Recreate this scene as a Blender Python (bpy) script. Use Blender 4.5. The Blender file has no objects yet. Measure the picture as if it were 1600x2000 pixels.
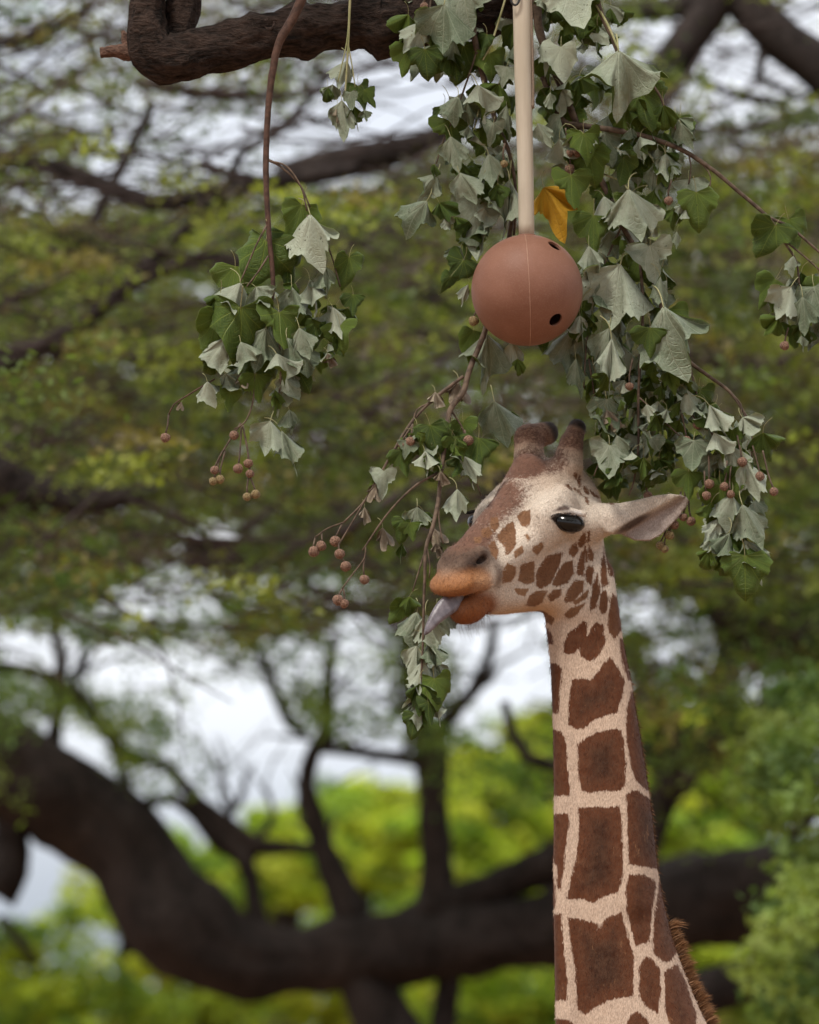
import bpy, math, random
import numpy as np
from mathutils import Vector, Matrix, noise as mnoise

rng = np.random.default_rng(7)
random.seed(7)
scene = bpy.context.scene

# ------------------------------------------------------------------ camera
CAM_Z, PITCH, DIST = 1.7, math.radians(8.0), 14.0
cam_data = bpy.data.cameras.new('camera')
cam = bpy.data.objects.new('camera', cam_data)
scene.collection.objects.link(cam)
cam.location = (0, 0, CAM_Z)
cam.rotation_euler = (math.radians(90) + PITCH, 0, 0)
cam_data.sensor_fit = 'VERTICAL'
cam_data.sensor_height = 36.0
cam_data.sensor_width = 28.8
cam_data.lens = 36.0 * DIST / 2.5
cam_data.clip_start = 0.5
cam_data.clip_end = 3000
cam_data.dof.use_dof = True
cam_data.dof.focus_distance = DIST - 0.06
cam_data.dof.aperture_fstop = 3.0
cam_data.dof.aperture_blades = 0
scene.camera = cam

# ------------------------------------------------------------------ world: bright broken overcast
world = bpy.data.worlds.new('World')
scene.world = world
world.use_nodes = True
wn, wl = world.node_tree.nodes, world.node_tree.links
wn.clear()
SUN_EL, SUN_AZ = math.radians(58), math.radians(215)
sky = wn.new('ShaderNodeTexSky'); sky.sky_type = 'NISHITA'; sky.sun_disc = False
sky.sun_elevation = SUN_EL; sky.sun_rotation = SUN_AZ
tc = wn.new('ShaderNodeTexCoord')
mp = wn.new('ShaderNodeMapping'); mp.inputs['Scale'].default_value = (1, 1, 2.2)
nz = wn.new('ShaderNodeTexNoise'); nz.inputs['Scale'].default_value = 4.0
nz.inputs['Detail'].default_value = 6; nz.inputs['Roughness'].default_value = 0.55
cr = wn.new('ShaderNodeValToRGB')                       # cloud deck
cr.color_ramp.elements[0].position = 0.30; cr.color_ramp.elements[0].color = (5.6, 6.0, 6.8, 1)
cr.color_ramp.elements[1].position = 0.60; cr.color_ramp.elements[1].color = (9.4, 9.5, 9.8, 1)
sx = wn.new('ShaderNodeSeparateXYZ')
el = wn.new('ShaderNodeMapRange'); el.interpolation_type = 'SMOOTHSTEP'      # greyer cloud bank towards the horizon, all round
el.inputs['From Min'].default_value = 0.05; el.inputs['From Max'].default_value = 0.125
lowc = wn.new('ShaderNodeMix'); lowc.data_type = 'RGBA'; lowc.inputs['A'].default_value = (3.1, 3.45, 4.1, 1)
mx = wn.new('ShaderNodeMix'); mx.data_type = 'RGBA'; mx.inputs['Factor'].default_value = 0.9
bg = wn.new('ShaderNodeBackground'); bg.inputs['Strength'].default_value = 0.1
wo = wn.new('ShaderNodeOutputWorld')
wl.new(tc.outputs['Generated'], mp.inputs['Vector'])
wl.new(mp.outputs['Vector'], nz.inputs['Vector'])
wl.new(nz.outputs['Fac'], cr.inputs['Fac'])
wl.new(tc.outputs['Generated'], sx.inputs[0]); wl.new(sx.outputs['Z'], el.inputs['Value'])
wl.new(el.outputs['Result'], lowc.inputs['Factor']); wl.new(cr.outputs['Color'], lowc.inputs['B'])
wl.new(sky.outputs['Color'], mx.inputs['A'])
wl.new(lowc.outputs['Result'], mx.inputs['B'])
wl.new(mx.outputs['Result'], bg.inputs['Color'])
wl.new(bg.outputs['Background'], wo.inputs['Surface'])

# ------------------------------------------------------------------ sun (thin overcast)
sun_data = bpy.data.lights.new('sun', 'SUN')
sun_data.energy = 4.0
sun_data.angle = math.radians(12)
sun_data.color = (1.0, 0.95, 0.87)
sun = bpy.data.objects.new('sun', sun_data)
scene.collection.objects.link(sun)
sun_dir = Vector((math.sin(SUN_AZ) * math.cos(SUN_EL), math.cos(SUN_AZ) * math.cos(SUN_EL), math.sin(SUN_EL)))
sun.rotation_euler = sun_dir.to_track_quat('Z', 'Y').to_euler()
sun.location = (0, 0, 30)

# ------------------------------------------------------------------ colour management and render
vs = scene.view_settings
vs.view_transform = 'Standard'; vs.look = 'None'; vs.gamma = 1.0
vs.exposure = 0.45
try: vs.use_curve_mapping = False
except Exception: pass
cy = scene.cycles
cy.use_denoising = True
cy.max_bounces = 6; cy.diffuse_bounces = 3; cy.glossy_bounces = 2
cy.transmission_bounces = 3; cy.transparent_max_bounces = 4
cy.caustics_reflective = False; cy.caustics_refractive = False
cy.sample_clamp_indirect = 6.0

# ------------------------------------------------------------------ helpers
K = 2.5 / 2000.0 / DIST
CA, SA = math.cos(PITCH), math.sin(PITCH)
YG = DIST * CA                       # depth of the giraffe's plane
PXM = 1.0 / 800.0                    # metres per photo pixel at that depth

def at(px, py, Y=None):
    """world point at depth Y standing where the photograph shows (px, py)"""
    Y = YG if Y is None else Y
    dx, dz = (px - 800.0) * K, (1000.0 - py) * K
    yd, zd = CA - dz * SA, SA + dz * CA
    t = Y / yd
    return Vector((dx * t, Y, CAM_Z + zd * t))

def at_np(P):
    """(n,3) photo px, py, nearness in px -> world"""
    Y = YG - P[:, 2] * PXM
    dx, dz = (P[:, 0] - 800.0) * K, (1000.0 - P[:, 1]) * K
    t = Y / (CA - dz * SA)
    return np.stack([dx * t, Y, CAM_Z + (SA + dz * CA) * t], 1)

def to_px(P):
    d = P - np.array([0, 0, CAM_Z])
    fwd = d[:, 1] * CA + d[:, 2] * SA
    up = -d[:, 1] * SA + d[:, 2] * CA
    return np.stack([800 + d[:, 0] / fwd / K, 1000 - up / fwd / K], 1)

COL = scene.collection

def new_mesh(name, V, F, mats=(), smooth=True, fmat=None):
    me = bpy.data.meshes.new(name)
    V = np.asarray(V, dtype=np.float32)
    if isinstance(F, np.ndarray):
        n = F.shape[1]
        me.vertices.add(len(V)); me.vertices.foreach_set('co', V.ravel())
        me.loops.add(F.size); me.loops.foreach_set('vertex_index', F.ravel().astype(np.int32))
        me.polygons.add(len(F))
        me.polygons.foreach_set('loop_start', np.arange(0, F.size, n, dtype=np.int32))
        me.polygons.foreach_set('loop_total', np.full(len(F), n, dtype=np.int32))
        me.update(calc_edges=True)
    else:
        me.from_pydata([tuple(map(float, v)) for v in V], [], F); me.update()
    for m in mats: me.materials.append(m)
    if smooth: me.polygons.foreach_set('use_smooth', np.ones(len(me.polygons), dtype=bool))
    if fmat is not None: me.polygons.foreach_set('material_index', np.asarray(fmat, dtype=np.int32))
    me.validate(clean_customdata=False)
    return me

def link(name, me, parent=None, loc=None):
    o = bpy.data.objects.new(name, me)
    COL.objects.link(o)
    if parent is not None: o.parent = parent
    if loc is not None: o.location = loc
    return o

def tag(o, label=None, cat=None, group=None, kind=None):
    if label: o['label'] = label
    if cat: o['category'] = cat
    if group: o['group'] = group
    if kind: o['kind'] = kind
    return o

def empty(name, loc):
    o = bpy.data.objects.new(name, None)
    o.empty_display_size = 0.1
    COL.objects.link(o); o.location = loc
    bpy.context.view_layer.update() if False else None
    return o

def part(name, me, thing):
    """mesh in world coordinates hung under a thing (an Empty that only has a location)"""
    o = link(name, me, thing)
    o.location = -Vector(thing.location)
    return o

def attr(me, name, data, typ='FLOAT', dom='POINT'):
    a = me.attributes.new(name, typ, dom)
    data = np.asarray(data, dtype=np.float32)
    a.data.foreach_set('value' if typ == 'FLOAT' else ('color' if 'COLOR' in typ else 'vector'), data.ravel())

# smooth spline through points with radii
def spline(pts, step):
    P = np.array(pts, dtype=float)
    if len(P) < 3:
        n = max(2, int(np.linalg.norm(P[-1, :3] - P[0, :3]) / step) + 1)
        t = np.linspace(0, 1, n)[:, None]
        return P[0] * (1 - t) + P[-1] * t
    Q = np.vstack([2 * P[0] - P[1], P, 2 * P[-1] - P[-2]])
    out = []
    for i in range(1, len(Q) - 2):
        p0, p1, p2, p3 = Q[i - 1], Q[i], Q[i + 1], Q[i + 2]
        n = max(1, int(np.linalg.norm((p2 - p1)[:3]) / step))
        for t in np.arange(n) / n:
            out.append(0.5 * ((2 * p1) + (-p0 + p2) * t + (2 * p0 - 5 * p1 + 4 * p2 - p3) * t * t + (-p0 + 3 * p1 - 3 * p2 + p3) * t ** 3))
    out.append(P[-1])
    R = np.array(out); R[:, 3] = np.maximum(R[:, 3], 1e-5)
    return R

def tube_arrays(pts, step, sides, amp=0.0, freq=8.0, seed=0.0, ridge=0.0):
    """tube through (x,y,z,r) rows; returns V, quads"""
    S = spline(pts, step)
    C, R = S[:, :3], S[:, 3]
    T = np.gradient(C, axis=0)
    T /= np.linalg.norm(T, axis=1)[:, None] + 1e-12
    ref = np.array([0, 1.0, 0]) if abs(T[0, 1]) < 0.8 else np.array([1.0, 0, 0])
    N = []
    n = ref - T[0] * ref.dot(T[0]); n /= np.linalg.norm(n)
    for k in range(len(C)):
        n = n - T[k] * n.dot(T[k]); n /= np.linalg.norm(n) + 1e-12
        N.append(n)
    N = np.array(N); B = np.cross(T, N)
    a = np.linspace(0, 2 * math.pi, sides, endpoint=False)
    rr = R[:, None] * np.ones((1, sides))
    if amp > 0:
        arc = np.concatenate([[0], np.cumsum(np.linalg.norm(np.diff(C, axis=0), axis=1))])
        for k in range(len(C)):
            for j in range(sides):
                p = C[k] + (N[k] * math.cos(a[j]) + B[k] * math.sin(a[j])) * R[k]
                v = mnoise.fractal(Vector(p * freq) + Vector((seed, seed * 1.7, 0)), 0.9, 2.1, 4)
                if ridge > 0:
                    q = Vector((a[j] * 3.2 + arc[k] * 1.1, arc[k] * freq * 0.7, seed))
                    v += ridge * abs(mnoise.noise(q)) * 2 + ridge * .6 * mnoise.noise(Vector((a[j] * 7, arc[k] * freq * 1.6, seed + 9)))
                rr[k, j] *= 1 + amp * v
    V = C[:, None, :] + rr[:, :, None] * (N[:, None, :] * np.cos(a)[None, :, None] + B[:, None, :] * np.sin(a)[None, :, None])
    m = len(C)
    idx = np.arange(m * sides).reshape(m, sides)
    nx = np.roll(idx, -1, axis=1)
    F = np.stack([idx[:-1], nx[:-1], nx[1:], idx[1:]], -1).reshape(-1, 4)
    V = V.reshape(-1, 3)
    # caps
    V = np.vstack([V, C[0], C[-1]])
    c0, c1 = m * sides, m * sides + 1
    F = np.vstack([F, np.stack([nx[0], idx[0], np.full(sides, c0), np.full(sides, c0)], -1),
                   np.stack([idx[-1], nx[-1], np.full(sides, c1), np.full(sides, c1)], -1)])
    return V, F

class Geo:
    def __init__(s): s.V, s.F, s.n, s.M = [], [], 0, []
    def add(s, V, F, m=0):
        s.V.append(np.asarray(V)); s.F.append(np.asarray(F) + s.n); s.M.append(np.full(len(F), m)); s.n += len(V)
    def mesh(s, name, mats, smooth=True):
        V, F, M = np.vstack(s.V), np.vstack(s.F), np.concatenate(s.M)
        tri = F[:, 2] == F[:, 3]
        me = bpy.data.meshes.new(name)
        tot = np.where(tri, 3, 4).astype(np.int32)
        start = np.concatenate([[0], np.cumsum(tot)[:-1]]).astype(np.int32)
        mask = np.ones(F.shape, bool); mask[tri, 3] = False
        li = F[mask].astype(np.int32)
        me.vertices.add(len(V)); me.vertices.foreach_set('co', V.astype(np.float32).ravel())
        me.loops.add(len(li)); me.loops.foreach_set('vertex_index', li)
        me.polygons.add(len(F)); me.polygons.foreach_set('loop_start', start); me.polygons.foreach_set('loop_total', tot)
        me.update(calc_edges=True)
        for m in mats: me.materials.append(m)
        me.polygons.foreach_set('material_index', M.astype(np.int32))
        if smooth: me.polygons.foreach_set('use_smooth', np.ones(len(F), bool))
        return me

# ------------------------------------------------------------------ material helpers
class NT:
    def __init__(s, name):
        s.m = bpy.data.materials.new(name); s.m.use_nodes = True
        s.t = s.m.node_tree; s.t.nodes.clear()
        s.out = s.n('ShaderNodeOutputMaterial')
    def n(s, typ, **kw):
        x = s.t.nodes.new(typ)
        for k, v in kw.items(): setattr(x, k, v)
        return x
    def l(s, a, b): s.t.links.new(a, b)
    def attr(s, name): x = s.n('ShaderNodeAttribute'); x.attribute_name = name; return x
    def math(s, op, a, b=None, c=None, clamp=False):
        x = s.n('ShaderNodeMath', operation=op); x.use_clamp = clamp
        for i, v in enumerate((a, b, c)):
            if v is None: continue
            if isinstance(v, (int, float)): x.inputs[i].default_value = v
            else: s.l(v, x.inputs[i])
        return x.outputs[0]
    def mix(s, f, a, b, blend='MIX'):
        x = s.n('ShaderNodeMix', data_type='RGBA', blend_type=blend)
        for sock, v in ((x.inputs['Factor'], f), (x.inputs['A'], a), (x.inputs['B'], b)):
            if isinstance(v, (int, float)): sock.default_value = v
            elif isinstance(v, tuple): sock.default_value = (*v, 1) if len(v) == 3 else v
            else: s.l(v, sock)
        return x.outputs['Result']
    def noise(s, vec, scale, detail=3, rough=0.5, out='Fac', dist=0.0):
        x = s.n('ShaderNodeTexNoise'); x.inputs['Scale'].default_value = scale
        x.inputs['Detail'].default_value = detail; x.inputs['Roughness'].default_value = rough
        x.inputs['Distortion'].default_value = dist
        if vec is not None: s.l(vec, x.inputs['Vector'])
        return x.outputs[out]
    def ramp(s, f, lo, hi, a=0.0, b=1.0):
        x = s.n('ShaderNodeMapRange'); x.interpolation_type = 'SMOOTHSTEP'
        s.l(f, x.inputs['Value'])
        for k, v in (('From Min', lo), ('From Max', hi), ('To Min', a), ('To Max', b)): x.inputs[k].default_value = v
        return x.outputs['Result']
    def scale(s, vec, sc):
        x = s.n('ShaderNodeMapping'); x.inputs['Scale'].default_value = sc; s.l(vec, x.inputs['Vector'])
        return x.outputs['Vector']
    def coord(s, kind='Object'): return s.n('ShaderNodeTexCoord').outputs[kind]
    def principled(s, color, rough=0.6, spec=0.3, **kw):
        p = s.n('ShaderNodeBsdfPrincipled')
        if isinstance(color, tuple): p.inputs['Base Color'].default_value = (*color[:3], 1)
        else: s.l(color, p.inputs['Base Color'])
        if isinstance(rough, (int, float)): p.inputs['Roughness'].default_value = rough
        else: s.l(rough, p.inputs['Roughness'])
        p.inputs['Specular IOR Level'].default_value = spec
        for k, v in kw.items(): p.inputs[k].default_value = v
        return p
    def bump(s, h, strength, dist, p):
        b = s.n('ShaderNodeBump'); b.inputs['Strength'].default_value = strength; b.inputs['Distance'].default_value = dist
        s.l(h, b.inputs['Height']); s.l(b.outputs['Normal'], p.inputs['Normal']); return b
    def done(s, sh): s.l(sh, s.out.inputs['Surface']); return s.m

def bark_material(name, c0, c1, scale=14.0, stretch=(1, 1, 1), bump=0.02):
    t = NT(name); co = t.scale(t.coord('Object'), stretch)
    a = t.noise(co, scale, 8, 0.65, dist=0.4); b = t.noise(co, scale * 4.5, 6, 0.6)
    f = t.math('MULTIPLY_ADD', b, 0.45, t.math('MULTIPLY', a, 0.6))
    p = t.principled(t.mix(t.ramp(f, 0.35, 0.72), c0, c1), 0.9, 0.15)
    t.bump(f, 0.9, bump, p)
    return t.done(p.outputs[0])
# ================================================================== setting: ground
gm = NT('ground_earth'); c = gm.coord('Object'); n_ = gm.noise(c, .8, 6, .6); n2_ = gm.noise(c, 9, 6, .65)
pp = gm.principled(gm.mix(n_, gm.mix(n2_, (.15, .08, .045), (.23, .135, .08)), (.27, .17, .105)), .95, .1)
gm.bump(n2_, .6, .05, pp)
V = np.array([(-500, -150, 0), (500, -150, 0), (500, 900, 0), (-500, 900, 0)], float)
tag(link('ground', new_mesh('ground', V, np.array([[0, 1, 2, 3]]), [gm.done(pp.outputs[0])], False)), kind='structure')

# ================================================================== background trees
def foliage_material(name, trans=.45, rough=.6):
    t = NT(name)
    c = t.attr('tint').outputs['Color']
    p = t.principled(c, rough, .25)
    tr = t.n('ShaderNodeBsdfTranslucent'); t.l(t.mix(1.0, c, (1.25, 1.35, .75), 'MULTIPLY'), tr.inputs['Color'])
    mx = t.n('ShaderNodeMixShader'); mx.inputs[0].default_value = trans
    t.l(p.outputs[0], mx.inputs[1]); t.l(tr.outputs[0], mx.inputs[2])
    return t.done(mx.outputs[0])
M_FOL = foliage_material('foliage')
M_BG_BARK = bark_material('dark_tree_bark', (.014, .011, .010), (.052, .040, .036), 6, (1, 1, .6), .04)
M_BG_TWIG = bark_material('twig_wood', (.026, .019, .018), (.078, .058, .054), 20, (1, 1, 1), .01)

def leaf_cloud(name, C, size, tint, r, flat=1.0, aspect=.55):
    """one mesh of small folded leaf blades around the points C (world)"""
    n = len(C)
    nz = np.stack([r.normal(0, flat, n), r.normal(0, flat, n), np.abs(r.normal(1, .3, n))], 1)
    nz /= np.linalg.norm(nz, axis=1)[:, None]
    d = r.normal(size=(n, 3)); d -= nz * (d * nz).sum(1)[:, None]; d /= np.linalg.norm(d, axis=1)[:, None]
    s = np.cross(nz, d)
    L = size * r.uniform(.6, 1.4, n); W = L * aspect * r.uniform(.7, 1.2, n)
    L, W = L[:, None], W[:, None]
    V = np.stack([C - d * L * .5, C + s * W * .5 + nz * L * .06, C + d * L * .5, C - s * W * .5 + nz * L * .06], 1).reshape(-1, 3)
    F = np.arange(4 * n).reshape(n, 4)
    me = new_mesh(name, V, F, [M_FOL], False)
    attr(me, 'tint', np.repeat(np.hstack([tint, np.ones((n, 1))]), 4, axis=0), 'FLOAT_COLOR')
    return me

def B_(x, y, Y, r_): return (*at(x, y, Y), r_ * PXM * Y / YG)
def bg_limb(root, name, pts, Y, mat=None, amp=.16, sides=16, step=None, freq=2.2):
    q = []
    for p in pts:
        x, y, r_ = p[:3]; dy = p[3] if len(p) > 3 else 0
        q.append(B_(x, y, Y + dy, r_))
    V, F = tube_arrays(q, step or .12, sides, amp, freq, .7, .3)
    g = Geo(); g.add(V, F)
    return part(name, g.mesh(name, [mat or M_BG_BARK]), root)

def twig_mesh(root, name, lines, Y, mat=None, sides=5):
    g = Geo()
    for pts in lines:
        q = [B_(x, y, Y + dy, r_) for x, y, r_, dy in pts]
        V, F = tube_arrays(q, .12, sides); g.add(V, F)
    return tag(part(name, g.mesh(name, [mat or M_BG_TWIG]), root), kind='stuff')

GAPS = [(790,190,200,115,1.),(640,250,120,75,.8),(560,80,90,45,.6),(520,330,100,45,.55),(700,330,120,40,.6),(1480,120,140,75,1.),(1565,40,70,60,.9),(1330,70,50,50,.5),
 (90,400,120,60,.45),(240,330,90,70,.5),(30,130,40,35,.35),(400,300,90,60,.45),(330,240,60,40,.5),(440,240,60,40,.4),(180,380,60,40,.4),(30,30,60,40,.3),(1430,230,60,35,.4),(1180,330,40,30,.3),
 (30,1270,55,55,.9),(115,1275,45,55,.95),(190,1290,45,45,.75),(280,1300,160,60,.8),(400,1060,85,60,.75),(340,1165,130,60,.6),(560,1290,90,60,.6),(700,1240,80,55,.75),
 (470,1400,130,90,1.),(560,1500,160,80,1.),(700,1340,90,60,.75),(740,1500,100,60,1.),(990,1330,120,150,1.),(900,1230,70,55,.85),(1020,1230,90,60,.85),(120,1480,110,70,1.),(130,1680,130,170,1.),
 (1250,1190,65,55,.75),(1410,1080,65,50,.55),(1480,1010,65,40,.55),(1560,1080,60,90,.45),(1290,1270,45,45,.5),(960,960,60,50,.35),(20,720,30,30,.2),(230,1180,60,40,.4),(620,1160,60,40,.4)]
def density(x, y):
    d = np.interp(y, [-400, 0, 260, 420, 1000, 1180, 1300, 1450, 1560, 1700], [.8, .8, .9, 1.0, 1.0, .92, .78, .55, .35, 0])
    d = np.where((x > 1120) & (y > 1150), np.maximum(d, np.interp(y, [1150, 1500, 1600, 1800], [.7, .5, .2, 0])), d)
    for cx, cy_, rx, ry, s in GAPS:
        q = np.sqrt(((x - cx) / rx) ** 2 + ((y - cy_) / ry) ** 2)
        d = d * (1 - s * (1 - sstep(q, .55, 1.15)))
    return d

def sstep(x, a, b):
    t = np.clip((x - a) / (b - a), 0, 1)
    return t * t * (3 - 2 * t)

def canopy(root, name, Y, nclump, per, rx, ry, leaf, seed, box=(-250, 1850, -320, 1560), greens=None, depth=3.0, power=1.6):
    r = np.random.default_rng(seed)
    C, T = [], []
    got = 0
    while got < nclump:
        x, y = r.uniform(box[0], box[1]), r.uniform(box[2], box[3])
        if r.random() > float(density(np.array([x]), np.array([y]))[0]) ** power: continue
        got += 1
        n = int(per * r.uniform(.5, 1.5))
        a = r.normal(0, .25); sx, sy = rx * r.uniform(.5, 1.4), ry * r.uniform(.5, 1.4)
        u, v = r.normal(0, .5, n), r.normal(0, .5, n)
        px = x + u * sx * math.cos(a) - v * sy * math.sin(a)
        py = y + u * sx * math.sin(a) + v * sy * math.cos(a) + .0012 * (u * sx) ** 2
        k = r.random(n) < np.clip(density(px, py) * 1.35, 0, 1)
        px, py = px[k], py[k]
        dY = r.normal(0, depth * .5) + r.normal(0, .25, len(px))
        Q = np.stack([px, py, np.zeros(len(px))], 1)
        Yv = Y + dY
        dx, dz = (px - 800) * K, (1000 - py) * K
        tt = Yv / (CA - dz * SA)
        C.append(np.stack([dx * tt, Yv, CAM_Z + (SA + dz * CA) * tt], 1))
        g = np.array(greens[int(r.integers(len(greens)))]) * r.uniform(.75, 1.25)
        T.append(g[None] * r.uniform(.75, 1.3, (len(px), 1)) * np.array([1, 1, 1]))
    C, T = np.vstack(C), np.vstack(T)
    return part(name, leaf_cloud(name, C, leaf * PXM * Y / YG, T, r), root)

def rand_twigs(n, seed, box, ang=(-35, 25), length=(120, 340), rad=(1.6, 5), dmin=.25):
    r = np.random.default_rng(seed); out = []
    while len(out) < n:
        x, y = r.uniform(box[0], box[1]), r.uniform(box[2], box[3])
        if float(density(np.array([x]), np.array([y]))[0]) < dmin and r.random() < .75: continue
        a = math.radians(r.uniform(*ang)); L = r.uniform(*length); bend = r.normal(0, .35); rr = r.uniform(*rad)
        pts = []; dy = r.uniform(-2, 2)
        for k in range(5):
            t = k / 4
            pts.append((x, y, rr * (1 - .7 * t), dy + .4 * t))
            x += math.cos(a) * L / 4; y -= math.sin(a) * L / 4; a += bend / 4 + r.normal(0, .12)
        out.append(pts)
    return out

def ground_at(px, Y): p = at(px, 2000, Y); return Vector((p.x, Y, 0))

# ---- spreading tree whose low bough sweeps across the lower half
YS = 31.0
st = tag(empty('spreading_tree', ground_at(760, YS)), 'dark spreading tree whose massive low bough sweeps in an S behind the giraffe', 'tree')
g0 = ground_at(760, YS)
V, F = tube_arrays([(g0.x, YS, -.2, .75), (g0.x, YS, .5, .5), (*at(800, 2200, YS), .24), (*at(775, 2060, YS), .19), (*at(735, 1970, YS), .16), (*at(700, 1880, YS), .15), (*at(690, 1850, YS), .10)], .15, 20, .15, 1.6, .3, .3)
g = Geo(); g.add(V, F); part('trunk', g.mesh('trunk', [M_BG_BARK]), st)
BOUGHS = [
 [(-1500,420,60,2),(-1150,800,84,2),(-820,1080,105,1.5),(-480,1290,110,1),(-220,1395,102,.5),(-60,1470,92),(60,1530,84),(170,1580,80),(255,1660,80),(320,1760,82),(400,1835,86),(490,1875,82),(600,1868,72),(760,1850,68),(920,1836,68),(1090,1812,72),(1280,1768,80),(1440,1745,86),(1600,1722,88),(1850,1690,95,1)],
 [(850,1800,46),(856,1730,34),(852,1640,30),(846,1560,30),(842,1490,33),(828,1430,26),(806,1370,18),(790,1300,13),(800,1200,9)],
 [(850,1440,20),(890,1385,15),(930,1345,13),(952,1290,11),(970,1210,8)],
 [(690,1810,40),(668,1745,30),(636,1670,26),(612,1590,22),(598,1530,18),(612,1470,16),(640,1415,14),(640,1340,12),(655,1240,9)],
 [(-40,1300,16),(60,1312,14),(150,1362,15),(205,1425,15),(250,1470,13),(330,1500,12),(380,1560,13),(440,1612,19),(500,1652,19),(560,1655,14),(640,1660,14)],
 [(215,1440,10),(232,1490,10),(250,1545,11),(240,1590,12)],
 [(270,1570,9),(340,1560,12),(380,1590,13),(430,1640,24),(470,1670,20),(500,1665,14)],
 [(470,1660,20),(492,1720,17),(500,1780,17),(520,1830,18)],
 [(470,1190,9),(530,1330,11),(565,1410,12),(600,1440,10)],
 [(620,1462,10),(700,1468,12),(780,1480,13),(840,1490,14)],
 [(790,1810,34),(870,1770,34),(960,1735,36),(1040,1700,36),(1110,1680,36)],
 [(15,1540,30),(22,1620,34),(10,1690,44),(-20,1740,52)],
 [(110,1560,24),(104,1480,18),(110,1400,14),(120,1310,12),(100,1210,10)],
 [(0,1790,8),(40,1840,10),(70,1880,10)],
 [(880,1860,26),(872,1940,24),(862,2030,26),(850,2200,28)],
 [(560,1850,34),(520,1905,38),(480,1930,30)],
]
for k, pts in enumerate(BOUGHS): bg_limb(st, 'bough', pts, YS, amp=.34 if k == 0 else .24, sides=30 if k == 0 else 14, step=.07, freq=1.7 if k == 0 else 3)
OLIVE = [(.10, .13, .028), (.15, .18, .034), (.07, .10, .025), (.20, .225, .038), (.16, .135, .04), (.085, .07, .05), (.075, .06, .048), (.045, .06, .02)]
FRESH = [(.085, .155, .035), (.12, .18, .035), (.15, .20, .04)]
rs = np.random.default_rng(19)
def offshoots(line, n, depth):
    for _ in range(n):
        i = int(rs.integers(1, len(line) - 1)); x, y, rr = line[i][:3]
        a = math.radians(rs.uniform(20, 160)); rr = min(rr * .62, 11); pts = []
        L = rs.uniform(110, 260) * (.75 if depth else 1)
        for k in range(6):
            pts.append((x, y, max(1.6, rr * (1 - .14 * k)), .15 * k))
            x += math.cos(a) * L / 5; y -= math.sin(a) * L / 5; a += rs.normal(0, .42) + (.12 if a < 1.5 else -.12)
        bg_limb(st, 'bough', pts, YS, sides=7, step=.12)
        if depth: offshoots(pts, 2, depth - 1)
for k, n in ((1, 3), (2, 2), (3, 3), (4, 4), (8, 2), (9, 2), (12, 2)): offshoots(BOUGHS[k], n, 1)
canopy(st, 'crown', YS, 620, 60, 110, 40, 17, 5, (-250, 1150, 1020, 1560), FRESH, 3, 1.1)
twig_mesh(st, 'twigs', rand_twigs(150, 15, (-150, 1150, 1120, 1560), (-70, 60), (70, 200), (1.0, 2.6), .1), YS)

# ---- tree with a thick limb at the right
YR = 27.0
rt = tag(empty('gnarled_tree', ground_at(1980, YR)), 'gnarled dark tree with a forked limb right of the giraffe neck', 'tree')
g0 = ground_at(1980, YR)
V, F = tube_arrays([(g0.x, YR, -.2, .6), (g0.x, YR, .6, .42), (*at(1960, 2000, YR), .34), (*at(1900, 1500, YR), .30), (*at(1800, 1260, YR), .26), (*at(1700, 1225, YR), .22)], .15, 18, .15, 1.8, .6, .3)
g = Geo(); g.add(V, F); part('trunk', g.mesh('trunk', [M_BG_BARK]), rt)
for pts in ([(1800,1240,95),(1640,1230,92),(1540,1245,80),(1465,1235,58),(1420,1200,36),(1380,1160,22)],
            [(1760,1300,60),(1640,1330,30),(1540,1360,30),(1480,1415,36),(1420,1450,42),(1340,1475,46),(1290,1560,32),(1268,1640,26),(1255,1720,22)],
            [(1350,1478,42),(1300,1415,24),(1262,1345,17),(1240,1290,15),(1190,1235,14),(1150,1180,11)],
            [(1420,1450,36),(1410,1390,30),(1418,1310,27),(1440,1230,24),(1450,1130,16),(1470,1020,12)],
            [(1180,1485,15),(1090,1500,13),(1030,1480,12),(1000,1430,11),(985,1370,9)],
            [(1340,1475,40),(1260,1480,24),(1180,1486,16)],
            [(1820,1870,52),(1640,1885,44),(1500,1905,42),(1400,1935,44),(1320,1960,40),(1260,2010,36)]):
    bg_limb(rt, 'bough', pts, YR, sides=14)
canopy(rt, 'crown', YR, 300, 70, 130, 50, 20, 6, (1130, 1850, 980, 1650), OLIVE + FRESH, 3, 1.2)
twig_mesh(rt, 'twigs', rand_twigs(70, 16, (1150, 1700, 1050, 1600), (-60, 60), (70, 220), (1.2, 3), .1), YR)

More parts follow.
